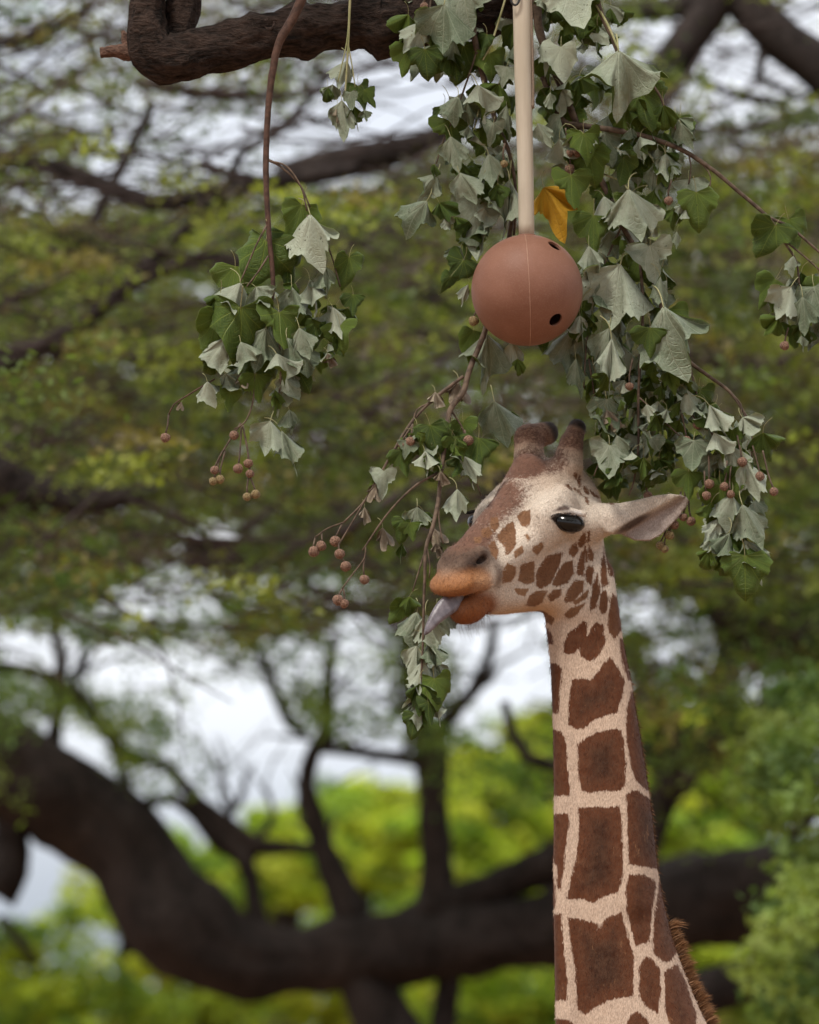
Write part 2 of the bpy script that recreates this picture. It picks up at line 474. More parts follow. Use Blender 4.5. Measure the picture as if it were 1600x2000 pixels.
# ---- upper canopy, three trees one behind another
for nm, lab, X0, Y0, seed, nc, per, greens, leafpx, ntw, limbs in (
  ('canopy_tree', 'tree of tangled dark twigs and olive sprays filling the view behind the bare limb', -700, 23.5, 31, 665, 58, OLIVE, 19, 760,
   [[(-700,900,80),(-300,760,55),(-60,720,34),(60,690,22),(200,600,16),(330,480,13),(430,380,10)], [(-300,780,60),(-80,905,60),(40,960,46),(150,985,26),(300,960,16)], [(-60,300,22),(120,330,18),(300,395,17),(430,372,16),(560,352,18),(700,330,15)],
    [(430,420,10),(470,300,9),(560,240,8),(640,150,7)], [(150,520,12),(190,420,12),(250,300,10),(300,200,9)], [(100,700,11),(260,560,11),(420,500,12),(520,520,14),(640,450,10)], [(-50,100,10),(80,60,9),(180,10,8)]]),
  ('canopy_tree', 'olive-leaved tree with long dark level limbs behind the ball and giraffe head', 2300, 29.0, 32, 820, 58, OLIVE + FRESH[:1], 21, 420,
   [[(2300,900,90),(1900,700,60),(1650,640,40),(1400,700,26),(1200,680,22),(1000,640,20),(800,560,16)], [(540,335,16),(640,318,30),(760,298,30),(860,262,22),(960,210,16),(1080,160,12)], [(1900,760,50),(1600,830,34),(1300,900,30),(1100,920,34),(900,960,30),(700,990,26),(560,1010,20)],
    [(900,980,40),(700,1030,40),(560,1065,40),(470,1080,26),(360,1060,16)], [(1250,640,24),(1380,590,22),(1500,520,22),(1640,430,24)], [(700,720,22),(560,760,26),(420,740,20),(250,700,16)], [(1240,940,20),(1180,860,18),(1120,780,16),(1090,640,14)]]),
  ('canopy_tree', 'broad tree with heavy leaning limbs against the white sky at the upper right', 1900, 24.5, 33, 520, 58, OLIVE, 20, 290,
   [[(1900,700,70),(1780,420,52),(1640,170,46),(1530,80,46),(1460,10,44),(1400,-80,40)], [(1240,240,24),(1275,190,34),(1325,105,36),(1385,20,40),(1430,-60,46),(1500,-160,50)], [(1150,30,20),(1240,22,22),(1330,12,24),(1400,0,24)], [(1500,60,14),(1480,150,9),(1560,190,8),(1640,170,9)], [(1330,140,8),(1450,190,7),(1540,210,6)]])):
    root = tag(empty(nm, ground_at(X0, Y0)), lab, 'tree')
    g0 = ground_at(X0, Y0)
    e = at(limbs[0][0][0], limbs[0][0][1], Y0)
    V, F = tube_arrays([(g0.x, Y0, -.2, .6), (g0.x, Y0, .7, .42), ((g0.x + e.x) / 2, Y0, e.z * .6, .34), (e.x, Y0, e.z, .26)], .2, 16, .15, 1.8, .6, .3)
    g = Geo(); g.add(V, F); part('trunk', g.mesh('trunk', [M_BG_BARK]), root)
    for pts in limbs: bg_limb(root, 'limb', pts, Y0, sides=12)
    bx = {31: (-600, 1000, -320, 1250), 32: (-250, 1850, -320, 1250), 33: (1050, 2150, -320, 1150)}[seed]
    canopy(root, 'crown', Y0, nc, per, 105, 34, leafpx, seed, bx, greens, 3.5, 2.0)
    for q in rand_twigs({31: 58, 32: 40, 33: 18}[seed], seed + 80, bx, (-25, 40), (220, 520), (5, 13), .3): bg_limb(root, 'limb', [(x, y, r_, d_) for x, y, r_, d_ in q], Y0, sides=7, step=.2, mat=M_BG_TWIG)
    twig_mesh(root, 'twigs', rand_twigs(ntw, seed + 50, bx, (-30, 40), (140, 420), (1.5, 5.5), .2), Y0)

# ---- dense dark grove closing the view behind the canopy
for nm, lab, x0, cx, seed, box in (('grove_tree', 'shadowy dense tree far behind the ball filling the gaps between nearer sprays', 1900, 1750, 71, (780, 2200, 300, 1120)), ('grove_tree', 'shadowy dense tree far behind the left hanging branch, under the twig tangle', -420, -200, 72, (-700, 820, 420, 1060))):
    root = tag(empty(nm, ground_at(x0, 41.0)), lab, 'tree')
    g0 = ground_at(x0, 41.0); e = at(cx, 700, 41.0)
    V, F = tube_arrays([(g0.x, 41, -.2, .5), (g0.x, 41, 1, .36), (e.x, 41, e.z * .6, .28), (e.x, 41, e.z, .14)], .3, 12, .12, 2, .2, .3)
    g = Geo(); g.add(V, F); part('trunk', g.mesh('trunk', [M_BG_BARK]), root)
    canopy(root, 'crown', 41.0, 560, 62, 150, 55, 30, seed, box, [(.09, .12, .03), (.13, .16, .035), (.10, .095, .06), (.09, .075, .065), (.19, .21, .045)], 3, 1.5)
    for q in rand_twigs(7, seed, box, (-20, 30), (400, 800), (9, 20), .5): bg_limb(root, 'limb', [(x, y, r_) for x, y, r_, d_ in q], 40.0, sides=8, step=.3)

# ---- paler leafy tree at the right edge
YP = 22.5
pt = tag(empty('leafy_tree', ground_at(1760, YP)), 'leafy blue-green tree at the right edge with drooping rounded foliage', 'tree')
g0 = ground_at(1760, YP)
V, F = tube_arrays([(g0.x, YP, -.2, .3), (g0.x, YP, 1, .2), (*at(1740, 1900, YP), .13), (*at(1700, 1500, YP), .07)], .15, 12, .12, 3, .2, .3)
g = Geo(); g.add(V, F); part('trunk', g.mesh('trunk', [M_BG_BARK]), pt)
r = np.random.default_rng(77)
PC, PT = [], []
for k in range(105):
    y = r.uniform(1330, 2080); xm = np.interp(y, [1330, 1420, 1560, 1620, 1720, 1800, 2080], [1560, 1480, 1440, 1500, 1510, 1480, 1490])
    x = xm + abs(r.normal(0, 110)); n = 60
    px, py = x + r.normal(0, 26, n), y + r.normal(0, 18, n) + .004 * r.normal(0, 26, n) ** 2
    Yv = YP + r.normal(0, .6) + r.normal(0, .1, n)
    dx, dz = (px - 800) * K, (1000 - py) * K; tt = Yv / (CA - dz * SA)
    PC.append(np.stack([dx * tt, Yv, CAM_Z + (SA + dz * CA) * tt], 1))
    PT.append(np.tile(np.array([(.13, .19, .05), (.17, .23, .055), (.075, .125, .036), (.20, .25, .06)][int(r.integers(4))]) * r.uniform(.8, 1.2), (n, 1)))
part('crown', leaf_cloud('crown', np.vstack(PC), 25 * PXM * YP / YG, np.vstack(PT), r, .9, .62), pt)
bg_limb(pt, 'limb', [(1700, 1520, 14), (1620, 1560, 9), (1540, 1640, 6)], YP, sides=8)

# ---- sunlit yellow-green trees on the slope behind
BRIGHT = [(.32, .41, .040), (.40, .46, .044), (.23, .34, .040), (.45, .48, .05), (.12, .20, .03)]
r = np.random.default_rng(91)
spots = [(60, 1900, 150, 46), (250, 1800, 170, 50), (150, 2010, 200, 42), (420, 1930, 180, 45), (560, 1700, 130, 54), (700, 1650, 150, 56), (640, 1960, 200, 44), (860, 1680, 140, 52), (960, 1590, 150, 58), (1080, 1520, 150, 60), (900, 1980, 190, 46), (480, 1740, 90, 60), (1200, 1620, 150, 52), (1340, 1580, 120, 56), (1400, 1690, 130, 54), (1130, 1930, 180, 46), (1330, 1890, 140, 48), (1510, 1980, 180, 44), (1480, 1560, 130, 60), (1290, 1420, 110, 62), (1560, 1840, 130, 50), (540, 1660, 120, 62), (680, 1590, 110, 66), (800, 1610, 110, 64), (940, 1520, 120, 66), (1060, 1450, 110, 68), (330, 1700, 110, 62), (740, 1800, 190, 60), (1000, 1720, 190, 62), (1240, 1500, 130, 66), (1420, 1450, 120, 68), (350, 1990, 200, 56), (760, 2020, 220, 56), (1250, 1800, 190, 62), (60, 2040, 160, 50), (1060, 2030, 200, 56), (1450, 1830, 180, 62), (-120, 1960, 190, 48), (-330, 1900, 200, 52), (-620, 1850, 220, 56), (-900, 1950, 230, 50), (1720, 1720, 190, 58), (1900, 1850, 220, 54), (2150, 1700, 220, 60), (1700, 1980, 200, 50)]
def slope_label(x, y):
    if x < 0 or x > 1600: return 'lime-green leafy tree farther along the slope, clear of the sweeping bough'
    if y > 1850: return 'lime-green leafy tree whose crown shows beneath the sweeping dark bough'
    if x > 1180: return 'lime-green leafy tree behind the forked dark limb beside the giraffe neck'
    if x < 480: return 'lime-green leafy tree against grey sky beside the bend of the sweeping bough'
    return 'lime-green leafy tree rising above the sweeping bough between its upright branches'
for k, (cx, cy_, rad, Y) in enumerate(spots):
    root = tag(empty('slope_tree', ground_at(cx, Y)), slope_label(cx, cy_), 'tree', 'lime-green trees on the slope')
    g0 = ground_at(cx, Y); top = at(cx, cy_, Y); R = rad * PXM * Y / YG
    V, F = tube_arrays([(g0.x, Y, -.2, .3), (g0.x, Y, 1.5, .2), (top.x, Y, top.z - R * .6, .14), (top.x, Y, top.z, .06)], .3, 10, .12, 2, .2, .3)
    g = Geo(); g.add(V, F); part('trunk', g.mesh('trunk', [M_BG_BARK]), root)
    nl = 30; lobes = []
    PC, PT = [], []
    for j in range(nl):
        d = r.normal(size=3); d /= np.linalg.norm(d)
        if d[1] > .3: d[1] *= -1
        c = np.array(top) + d * R * np.array([1.0, .9, .72]) * r.uniform(.45, .95)
        n = 95; q = r.normal(size=(n, 3)); q /= np.linalg.norm(q, axis=1)[:, None]
        q = q * (R * .34 * r.uniform(.6, 1.15)) * r.uniform(.5, 1.05, (n, 1)) ** .5 * np.array([1.25, 1, .55])
        PC.append(c + q); PT.append(np.tile(np.array(BRIGHT[int(r.integers(5))]) * r.uniform(.7, 1.2), (n, 1)) * r.uniform(.8, 1.2, (n, 1)))
    part('crown', leaf_cloud('crown', np.vstack(PC), 21 * PXM * Y / YG, np.vstack(PT), r, .8, .65), root)
# ================================================================== giraffe
class Field:
    """signed distance field on a grid, grown by smooth unions and carvings"""
    def __init__(s, lo, hi, h):
        s.lo = np.array(lo, float); s.h = h
        s.n = np.ceil((np.array(hi, float) - s.lo) / h).astype(int) + 1
        s.D = np.full(s.n, 400.0, dtype=np.float32)
    def sub(s, lo, hi):
        a = np.clip(np.floor((np.array(lo) - s.lo) / s.h).astype(int), 0, s.n)
        b = np.clip(np.ceil((np.array(hi) - s.lo) / s.h).astype(int) + 1, 0, s.n)
        sl = tuple(slice(x, y) for x, y in zip(a, b))
        g = [s.lo[i] + s.h * np.arange(a[i], b[i], dtype=np.float32) for i in range(3)]
        return sl, np.meshgrid(*g, indexing='ij', sparse=True)
    def join(s, sl, d, k):
        o = s.D[sl]
        h = np.clip(0.5 + 0.5 * (o - d) / k, 0, 1)
        s.D[sl] = o + (d - o) * h - k * h * (1 - h)
    def cut(s, sl, d, k):
        o = s.D[sl]; d = -d
        h = np.clip(0.5 - 0.5 * (o - d) / k, 0, 1)
        s.D[sl] = o + (d - o) * h + k * h * (1 - h)
    def ell(s, c, r, k=20.0, M=None, cut=False):
        c = np.array(c, float); rm = max(r)
        sl, (x, y, z) = s.sub(c - rm - k - 12, c + rm + k + 12)
        x, y, z = x - c[0], y - c[1], z - c[2]
        if M is not None:
            x, y, z = [M[i][0] * x + M[i][1] * y + M[i][2] * z for i in range(3)]
        k0 = np.sqrt((x / r[0]) ** 2 + (y / r[1]) ** 2 + (z / r[2]) ** 2)
        k1 = np.sqrt((x / r[0] ** 2) ** 2 + (y / r[1] ** 2) ** 2 + (z / r[2] ** 2) ** 2) + 1e-9
        d = (k0 * (k0 - 1) / k1).astype(np.float32)
        (s.cut if cut else s.join)(sl, d, k)
    def cone(s, a, b, ra, rb, k=20.0, cut=False):
        a, b = np.array(a, float), np.array(b, float); rm = max(ra, rb)
        sl, (x, y, z) = s.sub(np.minimum(a, b) - rm - k - 12, np.maximum(a, b) + rm + k + 12)
        e = b - a
        t = np.clip(((x - a[0]) * e[0] + (y - a[1]) * e[1] + (z - a[2]) * e[2]) / e.dot(e), 0, 1)
        d = np.sqrt((x - a[0] - t * e[0]) ** 2 + (y - a[1] - t * e[1]) ** 2 + (z - a[2] - t * e[2]) ** 2) - (ra + (rb - ra) * t)
        (s.cut if cut else s.join)(sl, d.astype(np.float32), k)
    def surface(s):
        D = s.D; nx, ny, nz = D.shape
        S = D < 0
        c = np.zeros((nx - 1, ny - 1, nz - 1), np.int8)
        for i in (0, 1):
            for j in (0, 1):
                for k in (0, 1): c += S[i:nx - 1 + i, j:ny - 1 + j, k:nz - 1 + k]
        act = (c > 0) & (c < 8)
        idx = np.full(act.shape, -1, np.int64)
        I = np.argwhere(act); idx[act] = np.arange(len(I))
        acc = np.zeros((len(I), 3)); cnt = np.zeros(len(I))
        corners = [(i, j, k) for i in (0, 1) for j in (0, 1) for k in (0, 1)]
        for p in corners:
            for ax in range(3):
                if p[ax]: continue
                q = list(p); q[ax] = 1
                da = D[I[:, 0] + p[0], I[:, 1] + p[1], I[:, 2] + p[2]]; db = D[I[:, 0] + q[0], I[:, 1] + q[1], I[:, 2] + q[2]]
                m = (da < 0) != (db < 0)
                t = da[m] / (da[m] - db[m])
                w = np.tile(np.array(p, float), (m.sum(), 1)); w[:, ax] = t
                acc[m] += w; cnt[m] += 1
        V = s.lo + s.h * (I + acc / cnt[:, None])
        quads = []
        for ax in range(3):
            a1, a2 = (ax + 1) % 3, (ax + 2) % 3
            sh = [slice(None)] * 3; sh2 = [slice(None)] * 3
            sh[ax] = slice(0, -1); sh2[ax] = slice(1, None)
            ch = S[tuple(sh)] != S[tuple(sh2)]
            E = np.argwhere(ch)
            ok = (E[:, a1] > 0) & (E[:, a2] > 0) & (E[:, a1] < D.shape[a1] - 1) & (E[:, a2] < D.shape[a2] - 1)
            E = E[ok]
            fl = S[tuple(sh)][tuple(E.T)]
            def cell(o1, o2):
                Q = E.copy(); Q[:, a1] -= o1; Q[:, a2] -= o2
                return idx[tuple(Q.T)]
            q = np.stack([cell(1, 1), cell(0, 1), cell(0, 0), cell(1, 0)], 1)
            q[~fl] = q[~fl][:, ::-1]
            quads.append(q)
        return V, np.vstack(quads)

# head frame in photo pixels (px right, py down, nearness)
HO = np.array([1017.0, 1019.0, 0.0])
PH, PP = math.radians(48), math.radians(25)
hz = np.array([-math.cos(PH), 0, math.sin(PH)])
HF = math.cos(PP) * hz + math.sin(PP) * np.array([0, 1.0, 0])
HL = np.array([math.sin(PH), 0, math.cos(PH)])
HU = math.sin(PP) * hz - math.cos(PP) * np.array([0, 1.0, 0])
HM = np.stack([HF, HL, HU])
def H(f, l, u): return HO + f * HF + l * HL + u * HU

NECK_L = [(1030, 1056), (1110, 1060), (1180, 1063), (1225, 1066), (1295, 1078), (1409, 1088), (1536, 1095), (1590, 1093), (1684, 1086), (1762, 1084), (1877, 1090), (1979, 1098), (2080, 1108)]
NECK_R = [(1030, 1176), (1100, 1184), (1180, 1200), (1250, 1212), (1332, 1232), (1459, 1254), (1549, 1268), (1643, 1279), (1709, 1285), (1795, 1303), (1877, 1328), (1959, 1361), (2000, 1381), (2080, 1424)]

def build_giraffe_field():
    G = Field((815, 790, -235), (1440, 2060, 215), 3.0)
    E = lambda f, l, u, r, k=20, **kw: G.ell(H(f, l, u), r, k, HM, **kw)
    C = lambda a, b, ra, rb, k=20, **kw: G.cone(H(*a), H(*b), ra, rb, k, **kw)
    # skull
    E(-78, 0, 2, (112, 80, 84), 10)
    C((-50, 0, 40), (175, 0, 2), 48, 33, 24)          # bridge of the nose
    C((-62, 0, 82), (-10, 0, 56), 33, 30, 16)          # median bump
    for s in (1, -1):
        E(-20 if s > 0 else 0, 82 if s > 0 else -66, 2 if s > 0 else -2, (58, 32 if s > 0 else 24, 46), 26)            # orbits
        C((22, 76 if s > 0 else -64, 26), (-45, 84 if s > 0 else -68, 38), 15, 17, 26)   # brow
        E(-15, 42 * s, -88, (78, 30, 74), 26)          # cheek muscle
        C((30, 52 * s, -20), (165, 34 * s, -30), 36, 26, 30)  # cheek to muzzle
        C((-12, 38 * s, -140), (110, 26 * s, -110), 31, 22, 26)  # jaw edge
    E(75, 0, -62, (110, 56, 62), 30)                   # cheeks
    C((190, 0, -82), (50, 0, -122), 28, 44, 26)
    G.cone((1070, 1160, -10), (1118, 1176, -42), 32, 46, 26)        # mandible
    E(186, 0, -18, (66, 47, 42), 20)                   # muzzle
    # nose rims
    for s in (1, -1):
        C((216, 24 * s, 6), (172, 38 * s, 12), 12, 13, 14)
        C((208, 24 * s, -12), (164, 42 * s, -12), 11, 13, 12)
    # lips
    E(232, 0, -26, (34, 52, 23), 8)
    for s in (1, -1): C((228, 30 * s, -29), (185, 42 * s, -44), 20, 15, 9)
    E(207, 0, -88, (44, 37, 31), 8)
    for a, b in (((1078, 1004, 74), (1108, 997, 84)), ((1108, 997, 84), (1140, 1004, 76))): G.cone(a, b, 7, 7, 8)   # upper lid
    for s in (1, -1):                                   # nostrils
        C((204, 33 * s, 0), (178, 48 * s, 3), 3.5, 6.5, 5, cut=True)
    # mouth
    C((262, 0, -56), (208, 0, -60), 6, 7, 5, cut=True)
    C((246, 32 * 1, -55), (194, 40, -59), 4.5, 3, 4, cut=True)
    C((246, -32, -55), (194, -40, -59), 4.5, 3, 4, cut=True)
    # horns (ossicones), far and near
    G.cone((1034, 898, -86), (1032, 856, -104), 31, 26, 12)
    G.cone((1033, 856, -104), (1068, 846, -128), 26, 23, 10)
    G.cone((1108, 908, -36), (1116, 866, -48), 32, 22, 14)
    G.cone((1116, 866, -48), (1127, 836, -66), 21, 18, 8)
    # poll and root of the ears
    G.ell((1112, 985, -75), (62, 52, 60), 24)
    G.cone((1140, 1022, -22), (1192, 1013, -10), 42, 30, 24)
    # neck: measured profile, oval section
    v = G.lo[1] + G.h * np.arange(G.n[1])
    L = np.interp(v, *np.array(NECK_L).T); R = np.interp(v, *np.array(NECK_R).T)
    ker = np.hanning(31); ker /= ker.sum()
    L, R = [np.convolve(np.pad(q, 15, mode='edge'), ker, 'valid') for q in (L, R)]
    a, c = (R - L) / 2, (R + L) / 2
    b = np.interp(v, [1030, 1200, 1500, 1800, 2000, 2080], [56, 60, 70, 84, 100, 112])
    wc = np.interp(v, [1030, 1200, 1500, 2080], [-68, -66, -60, -60])
    sl, (x, y, z) = G.sub((1000, 1030, -235), (1440, 2060, 215))
    j = slice(sl[1].start, sl[1].stop)
    A, Cc, B, W = [q[j][None, :, None] for q in (a, c, b, wc)]
    X, Z = (x - Cc) / A, (z - W) / B
    p = 2.25
    rr = (np.abs(X) ** p + np.abs(Z) ** p) ** (1 / p)
    d = (rr - 1) * np.minimum(A, B)
    d = np.maximum(d, 1045 - y).astype(np.float32)
    # windpipe and muscle relief
    G.join(sl, d, 24)
    G.cone((1098, 1240, -30), (1108, 2070, 6), 16, 22, 30)
    G.cone((1180, 1120, -40), (1236, 1760, -4), 12, 18, 40)
    # ear, a curved leaf of skin
    poly = np.array([(1172, 996), (1200, 985), (1240, 977), (1283, 967), (1310, 964), (1335, 968), (1347, 974), (1341, 990), (1322, 1015), (1292, 1044), (1268, 1057), (1240, 1056), (1215, 1044), (1185, 1040)], float)
    sl, (x, y, z) = G.sub((1150, 940, -80), (1370, 1080, 90))
    xx, yy = np.broadcast_arrays(x[:, :, 0], y[:, :, 0])
    sd = -poly_sd(poly, np.stack([xx.ravel(), yy.ravel()], 1)).reshape(xx.shape)
    p1, p2 = np.array([1202, 1036.]), np.array([1322, 968.])
    e = (p2 - p1) / np.linalg.norm(p2 - p1)
    q = (xx - p1[0]) * (-e[1]) + (yy - p1[1]) * e[0]       # below the fold line positive
    al = (xx - p1[0]) * e[0] + (yy - p1[1]) * e[1]
    bowl = np.where(q < 0, 10 - 0.012 * q * q, 10 - 34 * np.clip(q / 14, 0, 1) + 30 * np.clip((q - 12) / 40, 0, 1) ** 1.4)
    fade = np.clip(1.1 - al / 175, 0.15, 1)
    ws = 2 + bowl * fade - 0.10 * (xx - 1200)
    d3 = np.maximum(sd[:, :, None], np.abs(z - ws[:, :, None]) - 5.5)
    G.join(sl, d3.astype(np.float32), 9)
    return G

def poly_sd(poly, P):
    """signed distance, positive inside"""
    a = poly; b = np.roll(poly, -1, axis=0)
    best = np.full(len(P), 1e9); ins = np.zeros(len(P), bool)
    for (x0, y0), (x1, y1) in zip(a, b):
        ex, ey = x1 - x0, y1 - y0
        wx, wy = P[:, 0] - x0, P[:, 1] - y0
        t = np.clip((wx * ex + wy * ey) / (ex * ex + ey * ey + 1e-9), 0, 1)
        best = np.minimum(best, (wx - ex * t) ** 2 + (wy - ey * t) ** 2)
        cond = (y0 <= P[:, 1]) != (y1 <= P[:, 1])
        with np.errstate(divide='ignore', invalid='ignore'):
            xi = x0 + (P[:, 1] - y0) * ex / (ey if ey != 0 else 1e-9)
        ins ^= cond & (P[:, 0] < xi)
    return np.where(ins, 1, -1) * np.sqrt(best)

FACE = [  # (paleness, outline) in units of 1/5 px from (880, 880)
 (.35, [(660,640),(700,590),(775,585),(780,680),(745,745),(690,725)]),
 (.3, [(455,835),(540,740),(610,690),(635,800),(630,920),(590,990),(530,1020),(540,950),(480,880)]),
 (.6, [(725,825),(750,820),(780,860),(760,880)]),
 (.6, [(800,935),(850,930),(885,895),(908,935),(850,1015),(815,995)]),
 (.55, [(620,990),(700,935),(712,990),(635,1045)]),
 (.3, [(400,660),(460,650),(470,740),(430,795),(390,730)]),
 (.3, [(305,780),(370,745),(410,800),(380,845),(315,840)]),
 (.3, [(395,900),(430,885),(465,990),(445,1070),(405,1010),(380,940)]),
 (.4, [(235,855),(305,845),(290,895),(245,895)]),
 (.6, [(515,1180),(560,1105),(635,1140),(630,1220),(590,1280),(510,1290)]),
 (.45, [(690,1120),(815,1085),(815,1280),(740,1305),(670,1270)]),
 (.25, [(850,1180),(890,1100),(950,1030),(1095,1000),(1050,1140),(975,1290),(880,1340),(830,1320)]),
 (.25, [(1000,1310),(1040,1200),(1110,1100),(1190,1080),(1200,1200),(1140,1290),(1040,1325)]),
 (.3, [(1120,1450),(1150,1350),(1230,1265),(1300,1280),(1290,1370),(1210,1460),(1130,1480)]),
 (.3, [(950,1430),(1000,1365),(1080,1355),(1070,1420),(980,1475)]),
 (.45, [(770,1420),(840,1375),(940,1375),(890,1480),(820,1520),(745,1510)]),
 (.7, [(620,1350),(760,1355),(720,1420),(660,1400)]),
 (.35, [(1165,960),(1230,895),(1245,970),(1210,1035),(1165,1020)]),
 (.3, [(1252,880),(1310,795),(1324,860),(1290,935),(1257,945)]),
 (.2, [(1238,1130),(1280,1000),(1322,935),(1308,1100),(1300,1225),(1236,1212)]),
 (.2, [(1323,1180),(1350,1125),(1393,1150),(1370,1315),(1328,1260)]),
 (.25, [(1348,925),(1398,1010),(1393,1078),(1353,1062)]),
 (.25, [(1313,1000),(1338,968),(1334,1085),(1316,1095)]),
 (.25, [(1340,800),(1358,790),(1352,880),(1336,890)]),
 (.15, [(1365,1500),(1390,1330),(1440,1200),(1455,1380),(1420,1525),(1365,1565)]),
 (.1, [(1462,1150),(1500,930),(1525,1150),(1545,1300),(1490,1345),(1468,1270)]),
 (.1, [(1510,950),(1600,1000),(1600,1240),(1555,1225),(1520,1100)]),
 (.15, [(1465,1400),(1510,1372),(1535,1420),(1525,1560),(1490,1605),(1462,1540)]),
 (.1, [(1535,1600),(1580,1390),(1650,1450),(1680,1750),(1600,1850),(1550,1780)]),
 (.4, [(850,1570),(900,1570),(1015,1640),(985,1695),(925,1665)]),
 (.35, [(1115,1605),(1180,1540),(1310,1495),(1240,1590),(1160,1645)]),
 (.4, [(1195,1485),(1345,1368),(1335,1430),(1230,1505)]),
 # streaks behind the eye and on the poll
 (.2, [(1240,290),(1262,240),(1272,330),(1262,360)]),
 (.2, [(1130,340),(1150,335),(1190,385),(1175,380)]),
 (.25, [(1205,370),(1250,385),(1290,440),(1270,430)]),
 (.2, [(1300,350),(1330,370),(1360,420),(1330,430),(1305,395)]),
 (.2, [(1360,390),(1400,410),(1445,455),(1400,450)]),
 (.2, [(1310,450),(1340,460),(1350,520),(1325,500)]),
 (.25, [(1480,460),(1540,490),(1590,520),(1530,510)]),
 (.3, [(1200,240),(1225,210),(1240,250),(1222,280)]),
]
NECKP = [  # units of 1/2.44 px from (1000, 1180)
 [(245,190),(265,140),(340,80),(360,90),(358,150),(400,85),(435,95),(450,180),(420,240),(370,275),(330,250),(318,210),(300,235),(270,240),(245,232)],
 [(512,165),(560,165),(600,360),(556,365),(522,275)],
 [(150,110),(172,115),(195,150),(198,190),(180,195),(150,180)],
 [(160,280),(215,280),(240,310),(232,400),(220,520),(160,520)],
 [(285,355),(350,355),(375,362),(410,320),(430,290),(465,250),(500,290),(540,370),(525,440),(500,520),(440,535),(395,550),(350,590),(310,600),(270,580),(265,500)],
 [(545,500),(570,410),(680,420),(700,890),(640,890),(580,830),(560,740),(545,640)],
 [(170,590),(225,600),(245,625),(260,670),(265,760),(280,915),(180,915)],
 [(315,665),(340,645),(400,610),(500,590),(520,600),(535,650),(545,760),(540,870),(520,890),(440,890),(380,900),(330,890),(315,800),(312,720)],
 [(180,1000),(270,995),(272,1050),(255,1180),(245,1300),(232,1370),(216,1350),(214,1250),(180,1200)],
 [(150,1300),(205,1300),(210,1420),(204,1450),(150,1450)],
 [(315,970),(390,965),(460,968),(510,960),(522,1000),(530,1150),(530,1300),(510,1370),(440,1395),(390,1425),(340,1410),(262,1405),(275,1330),(300,1230),(318,1100)],
 [(545,910),(570,885),(600,885),(660,930),(760,940),(760,1270),(690,1262),(620,1250),(555,1240),(550,1100)],
 [(540,1350),(555,1290),(620,1285),(665,1305),(690,1330),(670,1450),(655,1610),(590,1630),(570,1560),(545,1450)],
 [(690,1400),(702,1320),(800,1330),(800,1640),(790,1655),(760,1700),(720,1705),(680,1670),(670,1610),(680,1480)],
 [(165,1480),(235,1475),(245,1600),(265,1780),(262,1890),(170,1890)],
 [(265,1490),(300,1495),(405,1520),(417,1550),(427,1515),(450,1495),(520,1470),(545,1550),(580,1680),(580,1870),(500,1880),(450,1895),(400,1920),(345,1960),(315,1930),(305,1840),(300,1740),(280,1620)],
 [(605,1720),(640,1680),(660,1680),(705,1740),(712,1850),(695,1950),(640,1920),(605,1870)],
 [(725,1750),(790,1712),(830,1800),(880,1950),(880,2060),(770,2060),(730,1940)],
 [(545,2000),(565,1960),(595,1940),(650,1980),(680,2100),(530,2100)],
 [(180,1975),(250,1975),(300,2000),(290,2100),(180,2100)],
]

def sstep(x, a, b):
    t = np.clip((x - a) / (b - a), 0, 1)
    return t * t * (3 - 2 * t)

